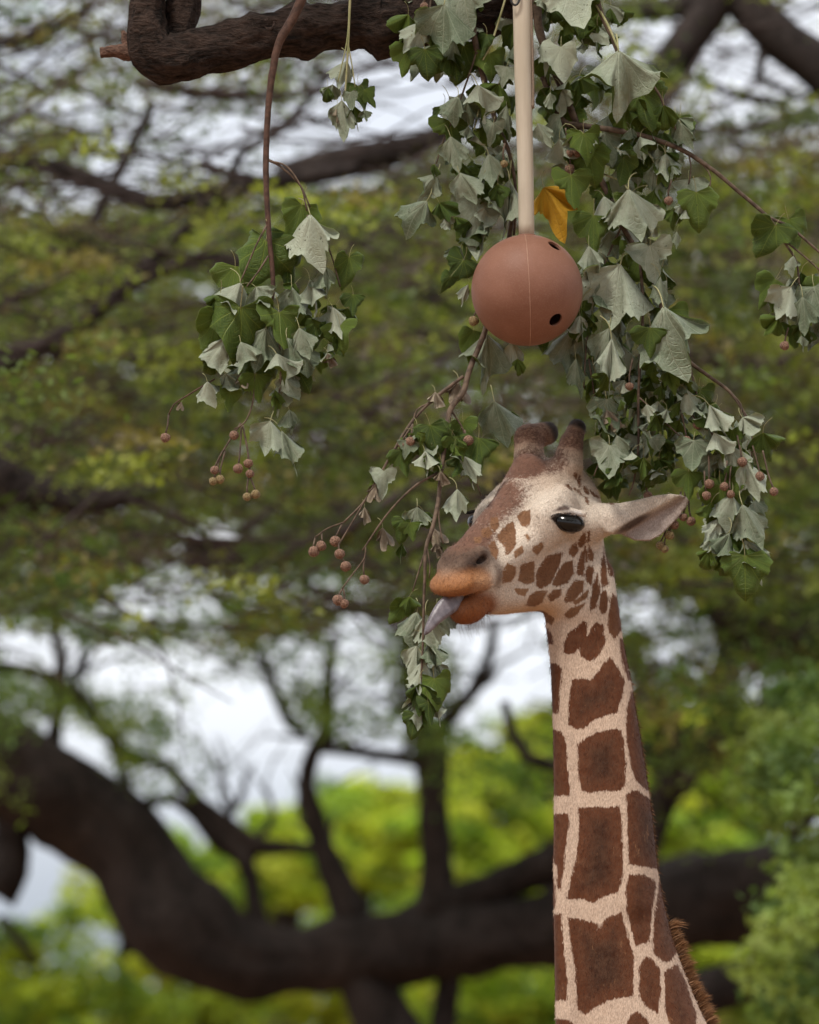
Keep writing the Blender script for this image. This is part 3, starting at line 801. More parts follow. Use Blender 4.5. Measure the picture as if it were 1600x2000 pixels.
def paint_giraffe(P, N):
    """coat of each vertex from its place on the animal: colours, patch distance, mottling"""
    n = len(P)
    q = P - HO
    f, l, u = q @ HF, q @ HL, q @ HU
    al = np.abs(l)
    img = P[:, :2]
    base = np.tile(np.array([.62, .465, .355]), (n, 1))
    def mixin(w, c):
        nonlocal base
        base = base * (1 - w[:, None]) + np.array(c) * w[:, None]
    def blob(c, r, soft=.5):
        d = np.sqrt(((f - c[0]) / r[0]) ** 2 + ((al - c[1]) / r[1]) ** 2 + ((u - c[2]) / r[2]) ** 2)
        return 1 - sstep(d, 1 - soft, 1 + soft * .5)
    head = 1 - sstep(img[:, 1], 1150, 1215)
    mixin(head, (.69, .59, .49))
    mixin(blob((60, 0, -160), (150, 80, 50)) * .8, (.68, .47, .30))       # warm light bounced off the ground, painted into the throat colour
    mixin(blob((-80, 60, 90), (80, 80, 60)) * .7, (.55, .41, .31))
    mottle = np.zeros(n)
    mottle = np.maximum(mottle, blob((40, 0, 55), (150, 54, 54), .7) * .92)  # bridge of nose
    mottle = np.maximum(mottle, blob((-58, 0, 100), (60, 52, 55), .5) * 1.25)  # median bump
    mottle = np.maximum(mottle, blob((140, 0, 25), (74, 52, 44), .6) * .95)
    mottle = np.maximum(mottle, blob((-95, 30, 85), (60, 50, 35), .6) * .7)
    # horns
    d = np.min([np.linalg.norm(P - np.array(c), axis=1) / r for c, r in (((1036, 856, -108), 46), ((1066, 846, -128), 42), ((1116, 858, -48), 40), ((1126, 836, -66), 36))], axis=0)
    hw = 1 - sstep(d, .7, 1.1)
    mixin(1 - sstep(d, 1.0, 1.6), (.62, .45, .33)); mixin(hw, (.46, .28, .19)); mottle = np.maximum(mottle, hw * .66)
    # muzzle
    mixin(blob((184, 0, 8), (70, 80, 48), .45), (.165, .098, .066))
    mixin(blob((190, 0, 6), (52, 80, 26), .5) * .97, (.058, .037, .030))
    mixin(blob((188, 36, 3), (34, 26, 18), .7), (.05, .034, .028))
    mixin(blob((226, 0, -34), (60, 80, 42), .3), (.33, .13, .042))
    mixin(blob((200, 44, -38), (30, 28, 28), .5) * .8, (.46, .24, .12))
    mixin(blob((206, 0, -92), (62, 58, 42), .32), (.24, .075, .02))
    mixin(blob((158, 52, -38), (12, 26, 42), .8) * .75, (.12, .08, .065))
    mottle *= 1 - blob((225, 0, -40), (70, 80, 60), .4)
    mottle = np.maximum(mottle, blob((218, 0, -52), (66, 80, 62), .4) * .30)
    # nostril and mouth linings
    mixin(blob((190, 43, 3), (20, 10, 9), .5), (.015, .011, .01))
    mixin(blob((238, 0, -57), (44, 50, 6), .5) * .95, (.03, .02, .018))
    # blue-black tips of the horns
    for c, r in (((1079, 840, -134), 30), ((1131, 826, -68), 25)):
        dd = np.linalg.norm(P - np.array(c), axis=1)
        w = 1 - sstep(dd, r * .75, r * 1.25)
        mixin(w, (.022, .019, .02)); mottle *= 1 - w
    # near and far eyes: black rims, dark lash line, pale lid
    A = lambda pts: np.array(pts, float) / 5 + 880
    front = N[:, 2] > -.25
    eye = A([(972,662),(1050,612),(1150,616),(1250,638),(1322,690),(1284,762),(1205,814),(1130,804),(1040,735)])
    lid = A([(1060,600),(1160,580),(1270,590),(1310,640),(1300,670),(1240,640),(1150,616)])
    brow = A([(1000,596),(1055,545),(1120,530),(1178,550),(1160,584),(1080,596)])
    for poly, col, soft in ((lid, (.70, .66, .62), 4), (brow, (.07, .05, .045), 4), (eye, (.012, .011, .011), 2.0)):
        near = (img[:, 0] > 1040) & (img[:, 0] < 1180) & (img[:, 1] > 960) & (img[:, 1] < 1070) & front
        w = np.zeros(n)
        if near.any(): w[near] = sstep(poly_sd(poly, img[near]), -soft * .6, soft)
        mixin(w, col)
    fe = np.sqrt(((f + 4) / 34) ** 2 + ((u - 2) / 15) ** 2)
    mixin((1 - sstep(fe, .8, 1.15)) * (l < -60), (.012, .011, .011))
    fb = np.sqrt(((f - 8) / 26) ** 2 + ((u - 28) / 6) ** 2)
    mixin((1 - sstep(fb, .7, 1.3)) * (l < -60), (.05, .04, .035))
    # ear
    ear = (img[:, 0] > 1200) & (img[:, 1] < 1065) & (P[:, 2] > -60)
    fold = ((img[:, 0] - 1202) * 68 + (img[:, 1] - 1036) * 120) / 138
    inner = ear & (N[:, 2] > -.1)
    w = np.where(inner, sstep(fold, 2, 9), 0)
    mixin(w, (.44, .36, .32))
    can = np.sqrt(((img[:, 0] - 1236) / 36) ** 2 + ((img[:, 1] - 1022 + (img[:, 0] - 1236) * .55) / 9) ** 2)
    mixin(np.where(inner, 1 - sstep(can, .5, 1.3), 0) * .92, (.07, .05, .045))
    # ---- patches
    sd = np.full(n, -60.0); pale = np.zeros(n)
    allp = [(p, np.array(o, float) / 5 + 880) for p, o in FACE] + [(0.0, np.array(o, float) / 2.44 + np.array([1000, 1180])) for o in NECKP]
    for p, o in allp:
        lo, hi = o.min(0) - 25, o.max(0) + 25
        m = front & (img[:, 0] > lo[0]) & (img[:, 0] < hi[0]) & (img[:, 1] > lo[1]) & (img[:, 1] < hi[1])
        if not m.any(): continue
        dd = poly_sd(o, img[m])
        better = dd > sd[m]
        ii = np.where(m)[0][better]
        sd[ii] = dd[better] + (1.6 if p > .12 else 0); pale[ii] = p
    # mosaic on the far side
    back = ~front & (img[:, 1] > 1090)
    if back.any():
        r2 = np.random.default_rng(3)
        S = np.stack([r2.uniform(1030, 2300, 260), r2.uniform(1090, 3400, 260), r2.uniform(-300, 200, 260)], 1)
        Pb = P[back]; d1 = np.full(len(Pb), 1e9); d2 = d1.copy()
        for s_ in S:
            dd = np.linalg.norm((Pb - s_) * np.array([1, .75, 1]), axis=1)
            d2 = np.where(dd < d1, d1, np.minimum(d2, dd)); d1 = np.minimum(d1, dd)
        sd[back] = (d2 - d1) / 2 - 9
    patch = np.array([.098, .028, .009]) * (1 - pale[:, None]) + np.array([.40, .225, .115]) * pale[:, None]
    dark = sstep(sd, 4, 46)[:, None] * (pale < .05)[:, None]
    patch = patch * (1 - .62 * dark)
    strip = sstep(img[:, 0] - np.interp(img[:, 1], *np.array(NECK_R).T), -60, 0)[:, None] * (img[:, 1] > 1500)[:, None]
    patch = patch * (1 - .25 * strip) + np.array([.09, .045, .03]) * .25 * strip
    return base, patch, sd, mottle

def hide_material():
    t = NT('giraffe_coat')
    co = t.coord('Object')
    fine = t.noise(t.scale(co, (1, 1, .35)), 420, 3, .6)
    mid = t.noise(co, 60, 4, .6)
    jag = t.noise(t.scale(co, (1, 1, .22)), 190, 3, .7)
    sd = t.attr('patch_distance').outputs['Fac']
    e = t.math('MULTIPLY_ADD', t.math('SUBTRACT', jag, .5), t.ramp(t.attr('patch_colour').outputs['Fac'], .06, .16, 14.0, 5.0), sd)
    e = t.math('MULTIPLY_ADD', t.math('SUBTRACT', mid, .5), 4.0, e)
    mask = t.ramp(e, -1.6, 2.2)
    cream = t.attr('coat_colour').outputs['Color']
    pcol = t.attr('patch_colour').outputs['Color']
    # mottled brown hair on nose, forehead and horns
    mo = t.attr('mottle').outputs['Fac']
    nm = t.noise(co, 120, 6, .8)
    mm = t.ramp(t.math('ADD', mo, t.math('MULTIPLY', nm, 1.5)), 1.05, 1.55)
    cream = t.mix(mm, cream, t.mix(t.ramp(mid, .3, .7), (.20, .10, .068), (.12, .058, .042)))
    # scuffs on the patches
    sc = t.noise(t.scale(co, (1, 1, .45)), 30, 5, .75)
    scuff = t.math('MULTIPLY', t.ramp(sc, .61, .72), .55)
    pcol = t.mix(scuff, pcol, (.34, .17, .08))
    col = t.mix(mask, cream, pcol)
    col = t.mix(t.ramp(fine, .3, .7, .0, .40), col, (0.04, .025, .018), 'MIX')
    col = t.mix(t.math('MULTIPLY', t.ramp(mid, .2, .8), .22), col, t.mix(.55, col, (.35, .2, .12)))
    p = t.principled(col, .75, .12)
    p.inputs['Sheen Weight'].default_value = .05
    p.inputs['Sheen Roughness'].default_value = .5
    hgt = t.math('MULTIPLY_ADD', mid, .5, fine)
    t.bump(hgt, .5, .0035, p)
    return t.done(p.outputs[0])

def smooth_normals(V, F):
    n = np.zeros_like(V)
    fn = np.cross(V[F[:, 1]] - V[F[:, 0]], V[F[:, 2]] - V[F[:, 0]])
    for k in range(4): np.add.at(n, F[:, k], fn)
    return n / (np.linalg.norm(n, axis=1)[:, None] + 1e-9)

def relax(V, F, it, amt=.5):
    n = len(V)
    e = np.vstack([F[:, [0, 1]], F[:, [1, 2]], F[:, [2, 3]], F[:, [3, 0]]])
    deg = np.bincount(e[:, 0], minlength=n) + np.bincount(e[:, 1], minlength=n)
    for _ in range(it):
        acc = np.stack([np.bincount(e[:, 0], V[e[:, 1], k], n) + np.bincount(e[:, 1], V[e[:, 0], k], n) for k in range(3)], 1)
        V = V + amt * (acc / np.maximum(deg, 1)[:, None] - V)
    return V

def strands(roots, dirs, lens, width, bend, r, nseg=3):
    """thin tapering blades (world coordinates)"""
    n = len(roots)
    side = np.cross(dirs, r.normal(size=(n, 3))); side /= np.linalg.norm(side, axis=1)[:, None] + 1e-9
    V = np.zeros((n, 2 * nseg + 1, 3))
    for k in range(nseg + 1):
        t = k / nseg
        c = roots + dirs * (lens * t)[:, None] + bend * (lens * t * t)[:, None]
        w = (width * (1 - t) ** .7)[:, None] * side
        if k < nseg: V[:, 2 * k] = c - w; V[:, 2 * k + 1] = c + w
        else: V[:, 2 * k] = c
    F = []
    base = np.arange(n) * (2 * nseg + 1)
    for k in range(nseg):
        a, b = base + 2 * k, base + 2 * k + 1
        if k < nseg - 1: F.append(np.stack([a, b, b + 2, a + 2], 1))
        else: F.append(np.stack([a, b, a + 2, a + 2], 1))
    return V.reshape(-1, 3), np.vstack(F)

def build_giraffe():
    G = build_giraffe_field()
    V, F = G.surface()
    # drop the flat cut at the bottom; it continues in the body below the frame
    V = relax(V, F, 2, .5)
    # trunk and legs, coarser, below the frame
    B = Field((900, 1960, -420), (2650, 3990, 320), 14.0)
    gv = 1000 + CAM_Z / PXM * 1.0
    yb = lambda z: 1000 + (at(800, 1000).z - z) / PXM       # height in metres -> py
    B.cone((1268, 2105, -60), (1340, 2260, -60), 92, 170, 40)
    B.ell((1500, 2400, -60), (310, 270, 190), 60)
    B.ell((1800, 2400, -60), (330, 230, 200), 80)
    B.ell((2120, 2400, -60), (210, 215, 185), 80)
    gl = yb(0.0)
    for x, w in ((1370, 40), (1400, -160)):
        B.cone((x, 2400, w), (x + 10, 2950, w), 95, 52, 40); B.cone((x + 10, 2950, w), (x, 3440, w), 50, 32, 20); B.cone((x, 3440, w), (x - 10, gl - 40, w), 34, 36, 20); B.cone((x - 12, gl - 40, w), (x - 24, gl - 24, w), 44, 46, 10)
    for x, w in ((2130, 40), (2190, -160)):
        B.cone((x, 2430, w), (x + 20, 2880, w), 120, 56, 40); B.cone((x + 20, 2880, w), (x + 60, 3250, w), 54, 40, 20); B.cone((x + 60, 3250, w), (x + 20, gl - 40, w), 36, 36, 20); B.cone((x + 16, gl - 40, w), (x + 4, gl - 24, w), 44, 46, 10)
    V2, F2 = B.surface(); V2 = relax(V2, F2, 2, .5)
    nrm1, nrm2 = smooth_normals(V, F), smooth_normals(V2, F2)
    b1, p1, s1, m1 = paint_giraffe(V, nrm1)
    b2, p2, s2, m2 = paint_giraffe(V2, np.tile(np.array([0, 0, -1.0]), (len(V2), 1)))
    W = np.vstack([at_np(V), at_np(V2)])
    FF = np.vstack([F, F2 + len(V)])[:, ::-1].copy()
    # winding: make the normals point outwards in world space
    wn_ = np.cross(W[FF[0, 1]] - W[FF[0, 0]], W[FF[0, 2]] - W[FF[0, 0]])
    base = at(1400, 3900, YG); base.z = 0
    root = tag(empty('giraffe', base), 'spotted giraffe with curling grey tongue reaching for a leafy branch', 'giraffe')
    me = new_mesh('giraffe_body', W, FF, [hide_material()])
    vn = np.zeros(len(W) * 3, np.float32)
    me.vertices.foreach_get('normal', vn); vn = vn.reshape(-1, 3)
    k = int(np.argmin(W[:len(V), 0]))
    if vn[k, 0] > 0:
        me.flip_normals(); me.vertices.foreach_get('normal', vn := np.zeros(len(W) * 3, np.float32)); vn = vn.reshape(-1, 3)
    cc = lambda c: np.hstack([c, np.ones((len(c), 1))])
    attr(me, 'coat_colour', cc(np.vstack([b1, b2])), 'FLOAT_COLOR')
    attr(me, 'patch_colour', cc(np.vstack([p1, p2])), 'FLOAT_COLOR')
    attr(me, 'patch_distance', np.concatenate([s1, s2]))
    attr(me, 'mottle', np.concatenate([m1, m2]))
    part('body', me, root)

    # ---- short hair standing off the skin, and longer hair
    r = np.random.default_rng(11)
    n1 = len(V)
    cand = np.where((V[:, 1] < 2030))[0]
    pick = r.choice(cand, 46000, replace=True)
    ro = W[pick] + r.normal(0, .0012, (len(pick), 3))
    nn = vn[pick]
    hd = 1 - sstep(V[pick, 1], 1150, 1230)
    flow = np.zeros_like(nn)
    flow[:, 2] = -1
    Fw = np.array([-HF[0], 0, 0]); fw = np.array([.55, .6, .1])
    flow = flow * (1 - hd)[:, None] + fw[None, :] * hd[:, None]
    dr = flow - nn * (flow * nn).sum(1)[:, None]
    dr = dr / (np.linalg.norm(dr, axis=1)[:, None] + 1e-6) + nn * .45 + r.normal(0, .18, nn.shape)
    dr /= np.linalg.norm(dr, axis=1)[:, None]
    ln = r.uniform(.006, .011, len(pick))
    inear = (V[pick, 0] > 1200) & (V[pick, 1] < 1065)
    ln = np.where(inear, ln * .7, ln)
    bnd = -nn * .25
    HV, HF_ = strands(ro, dr, ln, np.full(len(pick), .00042), bnd, r, 2)
    rep = np.repeat(np.arange(len(pick)), 5)
    jag = sstep(s1 + r.normal(0, 2.2, n1), -1.5, 1.5)[:, None]
    mt = sstep(m1 + r.uniform(.3, 1.2, n1), 1.05, 1.55)[:, None]
    colr = b1 * (1 - mt) + np.array([.17, .085, .06]) * mt
    colr = colr * (1 - jag) + p1 * jag
    colr = colr[pick] * r.uniform(.5, 1.15, (len(pick), 1))
    g = Geo(); g.add(HV, HF_)
    t = NT('giraffe_hair'); a = t.attr('hair_colour').outputs['Color']
    pm = t.principled(a, .6, .25)
    hairmat = t.done(pm.outputs[0])
    hm = g.mesh('giraffe_fur', [hairmat], False)
    attr(hm, 'hair_colour', cc(colr[rep]), 'FLOAT_COLOR')
    tag(part('fur', hm, root), kind='stuff')

    # ---- mane along the back of the neck
    mv = r.uniform(1170, 2060, 5200)
    mv = np.concatenate([mv, r.uniform(1805, 2060, 9000)])
    R = np.interp(mv, *np.array(NECK_R).T)
    tall = sstep(mv, 1796, 1822)
    saw = np.array([.78 + .42 * mnoise.noise(Vector((q / 17.0, 3.1, 0))) + .25 * mnoise.noise(Vector((q / 6.0, 9.1, 0))) for q in mv])
    P0 = np.stack([R - 7 + 3 * r.normal(size=len(mv)), mv, -62 + r.normal(0, 6, len(mv))], 1)
    P0 = at_np(P0)
    up = np.stack([.9 * np.ones(len(mv)), r.normal(0, .10, len(mv)), .42 * tall + .9 * (tall) - .35 * (1 - tall)], 1) + r.normal(0, .24, (len(mv), 3))
    up /= np.linalg.norm(up, axis=1)[:, None]
    ln = np.where(tall > .5, r.uniform(.022, .066, len(mv)) * saw, r.uniform(.006, .014, len(mv)))
    sag = np.tile(np.array([.1, 0, -.35]), (len(mv), 1))
    MV, MF = strands(P0, up, ln, np.full(len(mv), .0009), sag, r, 3)
    rep = np.repeat(np.arange(len(mv)), 7)
    kk = np.tile(np.array([0, 0, 1, 1, 2, 2, 3]) / 3.0, len(mv))[:, None]
    mc = np.array([.075, .030, .015]) * (1 - kk) + np.array([.30, .145, .06]) * kk
    mc = mc * r.uniform(.6, 1.35, len(mv))[rep][:, None]
    g = Geo(); g.add(MV, MF)
    hm = g.mesh('giraffe_mane', [hairmat], False)
    attr(hm, 'hair_colour', cc(mc), 'FLOAT_COLOR')
    part('mane', hm, root)

    # ---- eyes
    EYES = []
    et = NT('giraffe_eye'); pe = et.principled((.006, .005, .004), .16, .3); pe.inputs['Coat Weight'].default_value = .15
    em = et.done(pe.outputs[0])
    for nm, c, rad in (('eye', np.array([1110, 1020, 66.]), (33, 20, 27)), ('eye', np.array([930., 1021, -34]), (17, 17, 24))):
        ns, nr = 24, 14
        vv, ff = [], []
        for i in range(nr + 1):
            th = math.pi * i / nr
            for j in range(ns):
                ph = 2 * math.pi * j / ns
                vv.append(c + np.array([rad[0] * math.sin(th) * math.cos(ph), rad[1] * math.cos(th) + .22 * rad[0] * math.sin(th) * math.cos(ph) * 0.6, rad[2] * math.sin(th) * math.sin(ph)]))
        for i in range(nr):
            for j in range(ns):
                ff.append((i * ns + j, i * ns + (j + 1) % ns, (i + 1) * ns + (j + 1) % ns, (i + 1) * ns + j))
        EYES.append(part(nm, new_mesh(nm, at_np(np.array(vv)), np.array(ff), [em]), root))

    # ---- lashes and whiskers
    def hairs(name, P, D, ln, wd, col, bend, eye=None):
        HV, HF2 = strands(P, D / np.linalg.norm(D, axis=1)[:, None], ln, np.full(len(P), wd), bend, r, 4)
        g = Geo(); g.add(HV, HF2); m = g.mesh(name, [hairmat], False)
        attr(m, 'hair_colour', cc(np.tile(np.array(col), (len(HV), 1))), 'FLOAT_COLOR')
        return part(name, m, root) if eye is None else link(name, m, EYES[eye])
    n = 90
    tt = r.uniform(0, 1, n)
    lash = np.array([(1076, 1008, 76), (1088, 1003, 92), (1105, 1001, 104), (1122, 1003, 102), (1138, 1010, 88)], float)
    LP = np.stack([np.interp(tt, np.linspace(0, 1, 5), lash[:, k]) for k in range(3)], 1)
    hairs('eyelashes', at_np(LP), np.stack([-.5 + .3 * tt, -np.ones(n), -.15 * np.ones(n)], 1) + r.normal(0, .12, (n, 3)), r.uniform(.014, .024, n), .0006, (.012, .01, .01), np.tile([0, 0, -.45], (n, 1)), 0)
    FLP = np.stack([917 + 18 * tt, 1004 - 5 * tt, -44 + 14 * tt], 1)
    hairs('eyelashes', at_np(FLP), np.stack([-np.ones(n), .2 * np.ones(n), .45 * np.ones(n)], 1) + r.normal(0, .14, (n, 3)), r.uniform(.014, .026, n), .0008, (.012, .01, .01), np.tile([0, 0, -.3], (n, 1)), 1)
    n = 110
    CP = np.array([H(r.uniform(175, 235), r.uniform(-24, 28), -112 + r.uniform(-4, 6)) for _ in range(n)])
    hairs('chin_whiskers', at_np(CP), np.stack([.25 + .2 * r.normal(size=n), .1 * r.normal(size=n), -np.ones(n)], 1), r.uniform(.02, .06, n), .00036, (.22, .19, .17), np.tile([.12, 0, -.1], (n, 1)))

    # ---- tongue: flattened, grooved, tapering to a point
    tg = [(936, 1152, 104, 9, 8), (912, 1160, 124, 16, 9), (888, 1172, 144, 20, 10), (868, 1188, 158, 18.5, 10), (852, 1206, 166, 13.5, 9), (841, 1222, 170, 9.5, 7.5), (833.5, 1234, 172, 6, 5), (829.5, 1240, 172, 1.5, 1.5)]
    T = np.array(tg, float)
    tt = np.linspace(0, len(T) - 1, 46)
    S = np.stack([np.interp(tt, np.arange(len(T)), T[:, k]) for k in range(5)], 1)
    for _ in range(3): S[1:-1] = (S[:-2] + 2 * S[1:-1] + S[2:]) / 4
    tang = np.gradient(S[:, :3], axis=0); tang /= np.linalg.norm(tang, axis=1)[:, None]
    vv = []; ns = 20
    for k in range(len(S)):
        w1 = np.cross(tang[k], np.array([-.25, .35, .9])); w1 /= np.linalg.norm(w1); n1_ = np.cross(w1, tang[k])
        for j in range(ns):
            a = 2 * math.pi * j / ns
            dent = 1 - .45 * math.exp(-((math.cos(a)) / .35) ** 2) * (1 if math.sin(a) * np.sign(n1_[2]) > 0 else 0) * (1 - k / len(S))
            vv.append(S[k, :3] + w1 * S[k, 3] * math.cos(a) + n1_ * S[k, 4] * math.sin(a) * dent)
    idx = np.arange(len(S) * ns).reshape(len(S), ns); nx = np.roll(idx, -1, 1)
    ff = np.stack([idx[:-1], nx[:-1], nx[1:], idx[1:]], -1).reshape(-1, 4)
    t = NT('tongue_skin'); co = t.coord('Object')
    nf = t.noise(co, 300, 4, .6); n2 = t.noise(co, 40, 4, .6)
    p = t.principled(t.mix(t.ramp(n2, .3, .7), (.085, .072, .082), (.19, .165, .18)), .35, .5)
    t.bump(nf, .4, .002, p)
    part('tongue', new_mesh('tongue', at_np(np.array(vv)), ff, [t.done(p.outputs[0])]), root)
    return root

build_giraffe()
# ================================================================== hanging browse, ball and pole
def leaf_side_material(name, c0, c1, vein, vstr, trans, spots=0.0, rough=.55, spec=.3):
    t = NT(name)
    uv = t.n('ShaderNodeUVMap'); uv.uv_map = 'UVMap'
    sp = t.n('ShaderNodeSeparateXYZ'); t.l(uv.outputs['UV'], sp.inputs[0])
    th = t.math('ABSOLUTE', t.math('MULTIPLY', t.math('SUBTRACT', sp.outputs[0], .5), 6.2832))
    rho = sp.outputs[1]
    da = t.math('PINGPONG', th, .275)
    # nearest multiple of .55
    dist = t.math('MULTIPLY', da, rho)
    main = t.math('SUBTRACT', 1.0, t.ramp(dist, .003, .018))
    sec = t.math('PINGPONG', t.math('ADD', t.math('MULTIPLY', rho, 1.0), t.math('MULTIPLY', da, -.75)), .055)
    sec = t.math('MULTIPLY', t.math('SUBTRACT', 1.0, t.ramp(sec, .0, .014)), .55)
    v = t.math('MULTIPLY', t.math('MAXIMUM', main, sec), vstr)
    oi = t.n('ShaderNodeObjectInfo')
    rnd = oi.outputs['Random']
    co = t.coord('Object')
    n1 = t.noise(co, 5, 4, .6); n2 = t.noise(co, 26, 4, .65)
    f = t.math('ADD', t.math('MULTIPLY', n1, .7), t.math('MULTIPLY', rnd, .55))
    col = t.mix(t.ramp(f, .25, .95), c0, c1)
    col = t.mix(t.math('MULTIPLY', t.ramp(n2, .35, .75), .25), col, t.mix(.5, col, (.25, .2, .09)))
    col = t.mix(v, col, vein)
    if spots:
        o2 = t.n('ShaderNodeVectorMath', operation='ADD'); t.l(co, o2.inputs[0]); t.l(oi.outputs['Location'], o2.inputs[1])
        s1 = t.noise(o2.outputs[0], 13, 3, .55); s0 = t.noise(o2.outputs[0], 2.2, 2, .5)
        m = t.math('MULTIPLY', t.ramp(s1, .66, .69), t.ramp(s0, .50, .60))
        col = t.mix(t.math('MULTIPLY', m, spots), col, (.03, .026, .012))
    p = t.principled(col, rough, spec)
    t.bump(t.math('SUBTRACT', t.math('MULTIPLY', n2, .5), v), .5, .03, p)
    tr = t.n('ShaderNodeBsdfTranslucent'); t.l(t.mix(.5, col, (.30, .40, .05)), tr.inputs['Color'])
    mx = t.n('ShaderNodeMixShader'); mx.inputs[0].default_value = trans
    t.l(p.outputs[0], mx.inputs[1]); t.l(tr.outputs[0], mx.inputs[2])
    return t.done(mx.outputs[0])

def plain(name, c0, c1, scale=60, rough=.7, spec=.2, bump=.002):
    t = NT(name); co = t.coord('Object'); n = t.noise(co, scale, 5, .6)
    p = t.principled(t.mix(t.ramp(n, .32, .66), c0, c1), rough, spec); t.bump(n, .5, bump if scale > 20 else .25, p)
    return t.done(p.outputs[0])

M_UNDER = leaf_side_material('leaf_underside', (.15, .195, .115), (.47, .505, .39), (.56, .60, .44), .5, .22, .9, .5, .35)
M_UPPER = leaf_side_material('leaf_upper_side', (.040, .085, .014), (.115, .180, .026), (.30, .36, .06), .6, .36, .7, .45, .3)
M_YU = leaf_side_material('yellow_leaf_underside', (.62, .30, .02), (.72, .40, .03), (.42, .2, .02), .5, .3, 1.0)
M_DRY = leaf_side_material('dry_leaf', (.16, .11, .07), (.36, .30, .22), (.4, .33, .25), .4, .1, .9)
M_STALK = plain('leaf_stalk', (.26, .27, .12), (.40, .36, .20))
M_TWIG = plain('twig_bark', (.060, .040, .028), (.145, .100, .070))
M_REDSTEM = plain('red_stem_bark', (.052, .029, .021), (.105, .056, .040))
M_FRUIT = plain('fruit_husk', (.085, .043, .03), (.40, .24, .165), 5)
M_FRUITG = plain('green_fruit_husk', (.13, .085, .04), (.40, .30, .15), 5)

def leaf_mesh(name, seed, comp=.6, pleat=.16, waves=3, cone=.5, curl=0.0, lobe=1.0, ruffle=.05, asym=.0, mats=None, stalk=.34):
    r = np.random.default_rng(seed)
    na, nr = 37, 9
    TH = 2.45
    th = np.linspace(-TH, TH, na); at_ = np.abs(th)
    tri = lambda x, w: np.clip(1 - np.abs(x) / w, 0, 1)
    R = .58 + .42 * tri(at_, .7) ** 1.1 + lobe * .08 * tri(at_ - 1.05, .5) + .03 * lobe * tri(at_ - 1.85, .6)
    R *= 1 - .35 * np.clip((at_ - 2.05) / .4, 0, 1) ** 1.5
    R *= 1 + .035 * r.normal(size=na) * np.clip(at_ * 2, 0, 1)
    R *= 1 + asym * np.sin(th)
    rho = np.linspace(0.0, 1, nr + 1)[1:] ** .85
    ph1, ph2, ph3, ph4, ph5 = r.uniform(0, 6.28, 5)
    tw = r.uniform(-.7, .7); wamp = r.uniform(.5, 1.5, 5)
    P = []
    for q in rho:
        tp = th * comp + .06 * np.sin(3 * th + ph3)
        rr = R * q
        x = rr * np.sin(tp); z = -rr * np.cos(tp)
        y = pleat * rr * (wamp[0] * np.sin(waves * th + ph1) + .7 * wamp[1] * np.sin(1.37 * waves * th + ph4 + 2.2 * q)) * np.clip(at_ * 1.6, .25, 1)
        y += .10 * wamp[2] * q ** 2 * np.sin(1.7 * th + ph5)
        x = x + .06 * wamp[3] * q * np.sin(2.6 * th + 3 * q + ph4)
        z = z + .05 * wamp[4] * q * np.sin(3.3 * th + ph5)
        y += cone * rr * (at_ / TH) ** 2 * .75
        y += ruffle * q ** 3 * np.sin(8 * th + ph2)
        y += .10 * rr * rr * math.sin(ph2)
        # edge roll
        roll = np.clip((q - .72) / .28, 0, 1) ** 2 * (.5 + .5 * np.sin(2.3 * th + ph3)) * .14
        y -= roll * 1.0; x *= (1 - .30 * roll); z *= (1 - .45 * roll)
        P.append(np.stack([x, y, z], 1))
    P = np.array(P)                       # nr, na, 3
    ang = tw * -P[..., 2]
    P[..., 0], P[..., 1] = P[..., 0] * np.cos(ang) - P[..., 1] * np.sin(ang), P[..., 0] * np.sin(ang) + P[..., 1] * np.cos(ang)
    if curl:
        s = -P[..., 2]; s0 = .45
        a = curl * np.clip(s - s0, 0, None) * 2.2
        zz = np.where(s > s0, -(s0 + np.sin(a) / (curl * 2.2)), P[..., 2])
        yy = np.where(s > s0, P[..., 1] * np.cos(a) - (1 - np.cos(a)) / (curl * 2.2), P[..., 1])
        P[..., 2], P[..., 1] = zz, yy
    V = np.vstack([[[0, 0, 0]], P.reshape(-1, 3)])
    F = []
    UVv = np.vstack([[[.5, 0]], np.stack([np.tile(th / 6.2832 + .5, nr), np.repeat(rho, na)], 1)])
    ix = lambda i, j: 1 + i * na + j
    for j in range(na - 1): F.append((0, ix(0, j), ix(0, j + 1), ix(0, j + 1)))
    for i in range(nr - 1):
        for j in range(na - 1): F.append((ix(i, j), ix(i + 1, j), ix(i + 1, j + 1), ix(i, j + 1)))
    F = np.array(F)
    # normals -> two skins
    n = np.zeros_like(V); fn = np.cross(V[F[:, 1]] - V[F[:, 0]], V[F[:, 2]] - V[F[:, 0]])
    for k in range(4): np.add.at(n, F[:, k], fn)
    n /= np.linalg.norm(n, axis=1)[:, None] + 1e-9
    if n[:, 1].mean() > 0: n = -n; F = F[:, ::-1][:, [1, 2, 3, 0]] if False else F[:, [0, 3, 2, 1]]
    # triangles kept as (a,b,c,c)
    tri_ = (F[:, 1] == F[:, 2]); F[tri_] = F[tri_][:, [0, 1, 3, 3]]
    tri_ = (F[:, 2] == F[:, 3])
    g = Geo()
    g.add(V + n * .0035, F, 0)                                  # underside faces -Y
    Fb = F.copy(); Fb[~tri_] = F[~tri_][:, [0, 3, 2, 1]]; Fb[tri_] = F[tri_][:, [0, 2, 1, 1]]
    g.add(V - n * .0035, Fb, 1)
    b = r.uniform(-.12, .12)
    SV, SF = tube_arrays([(0, 0, -.02, .009), (b * .5, .06, stalk * .45, .009), (b * 1.6, .14, stalk * .8, .009), (b * 3, .26, stalk, .010)], .06, 5)
    g.add(SV, SF, 2)
    me = g.mesh(name, mats or [M_UNDER, M_UPPER, M_STALK])
    uvl = me.uv_layers.new(name='UVMap')
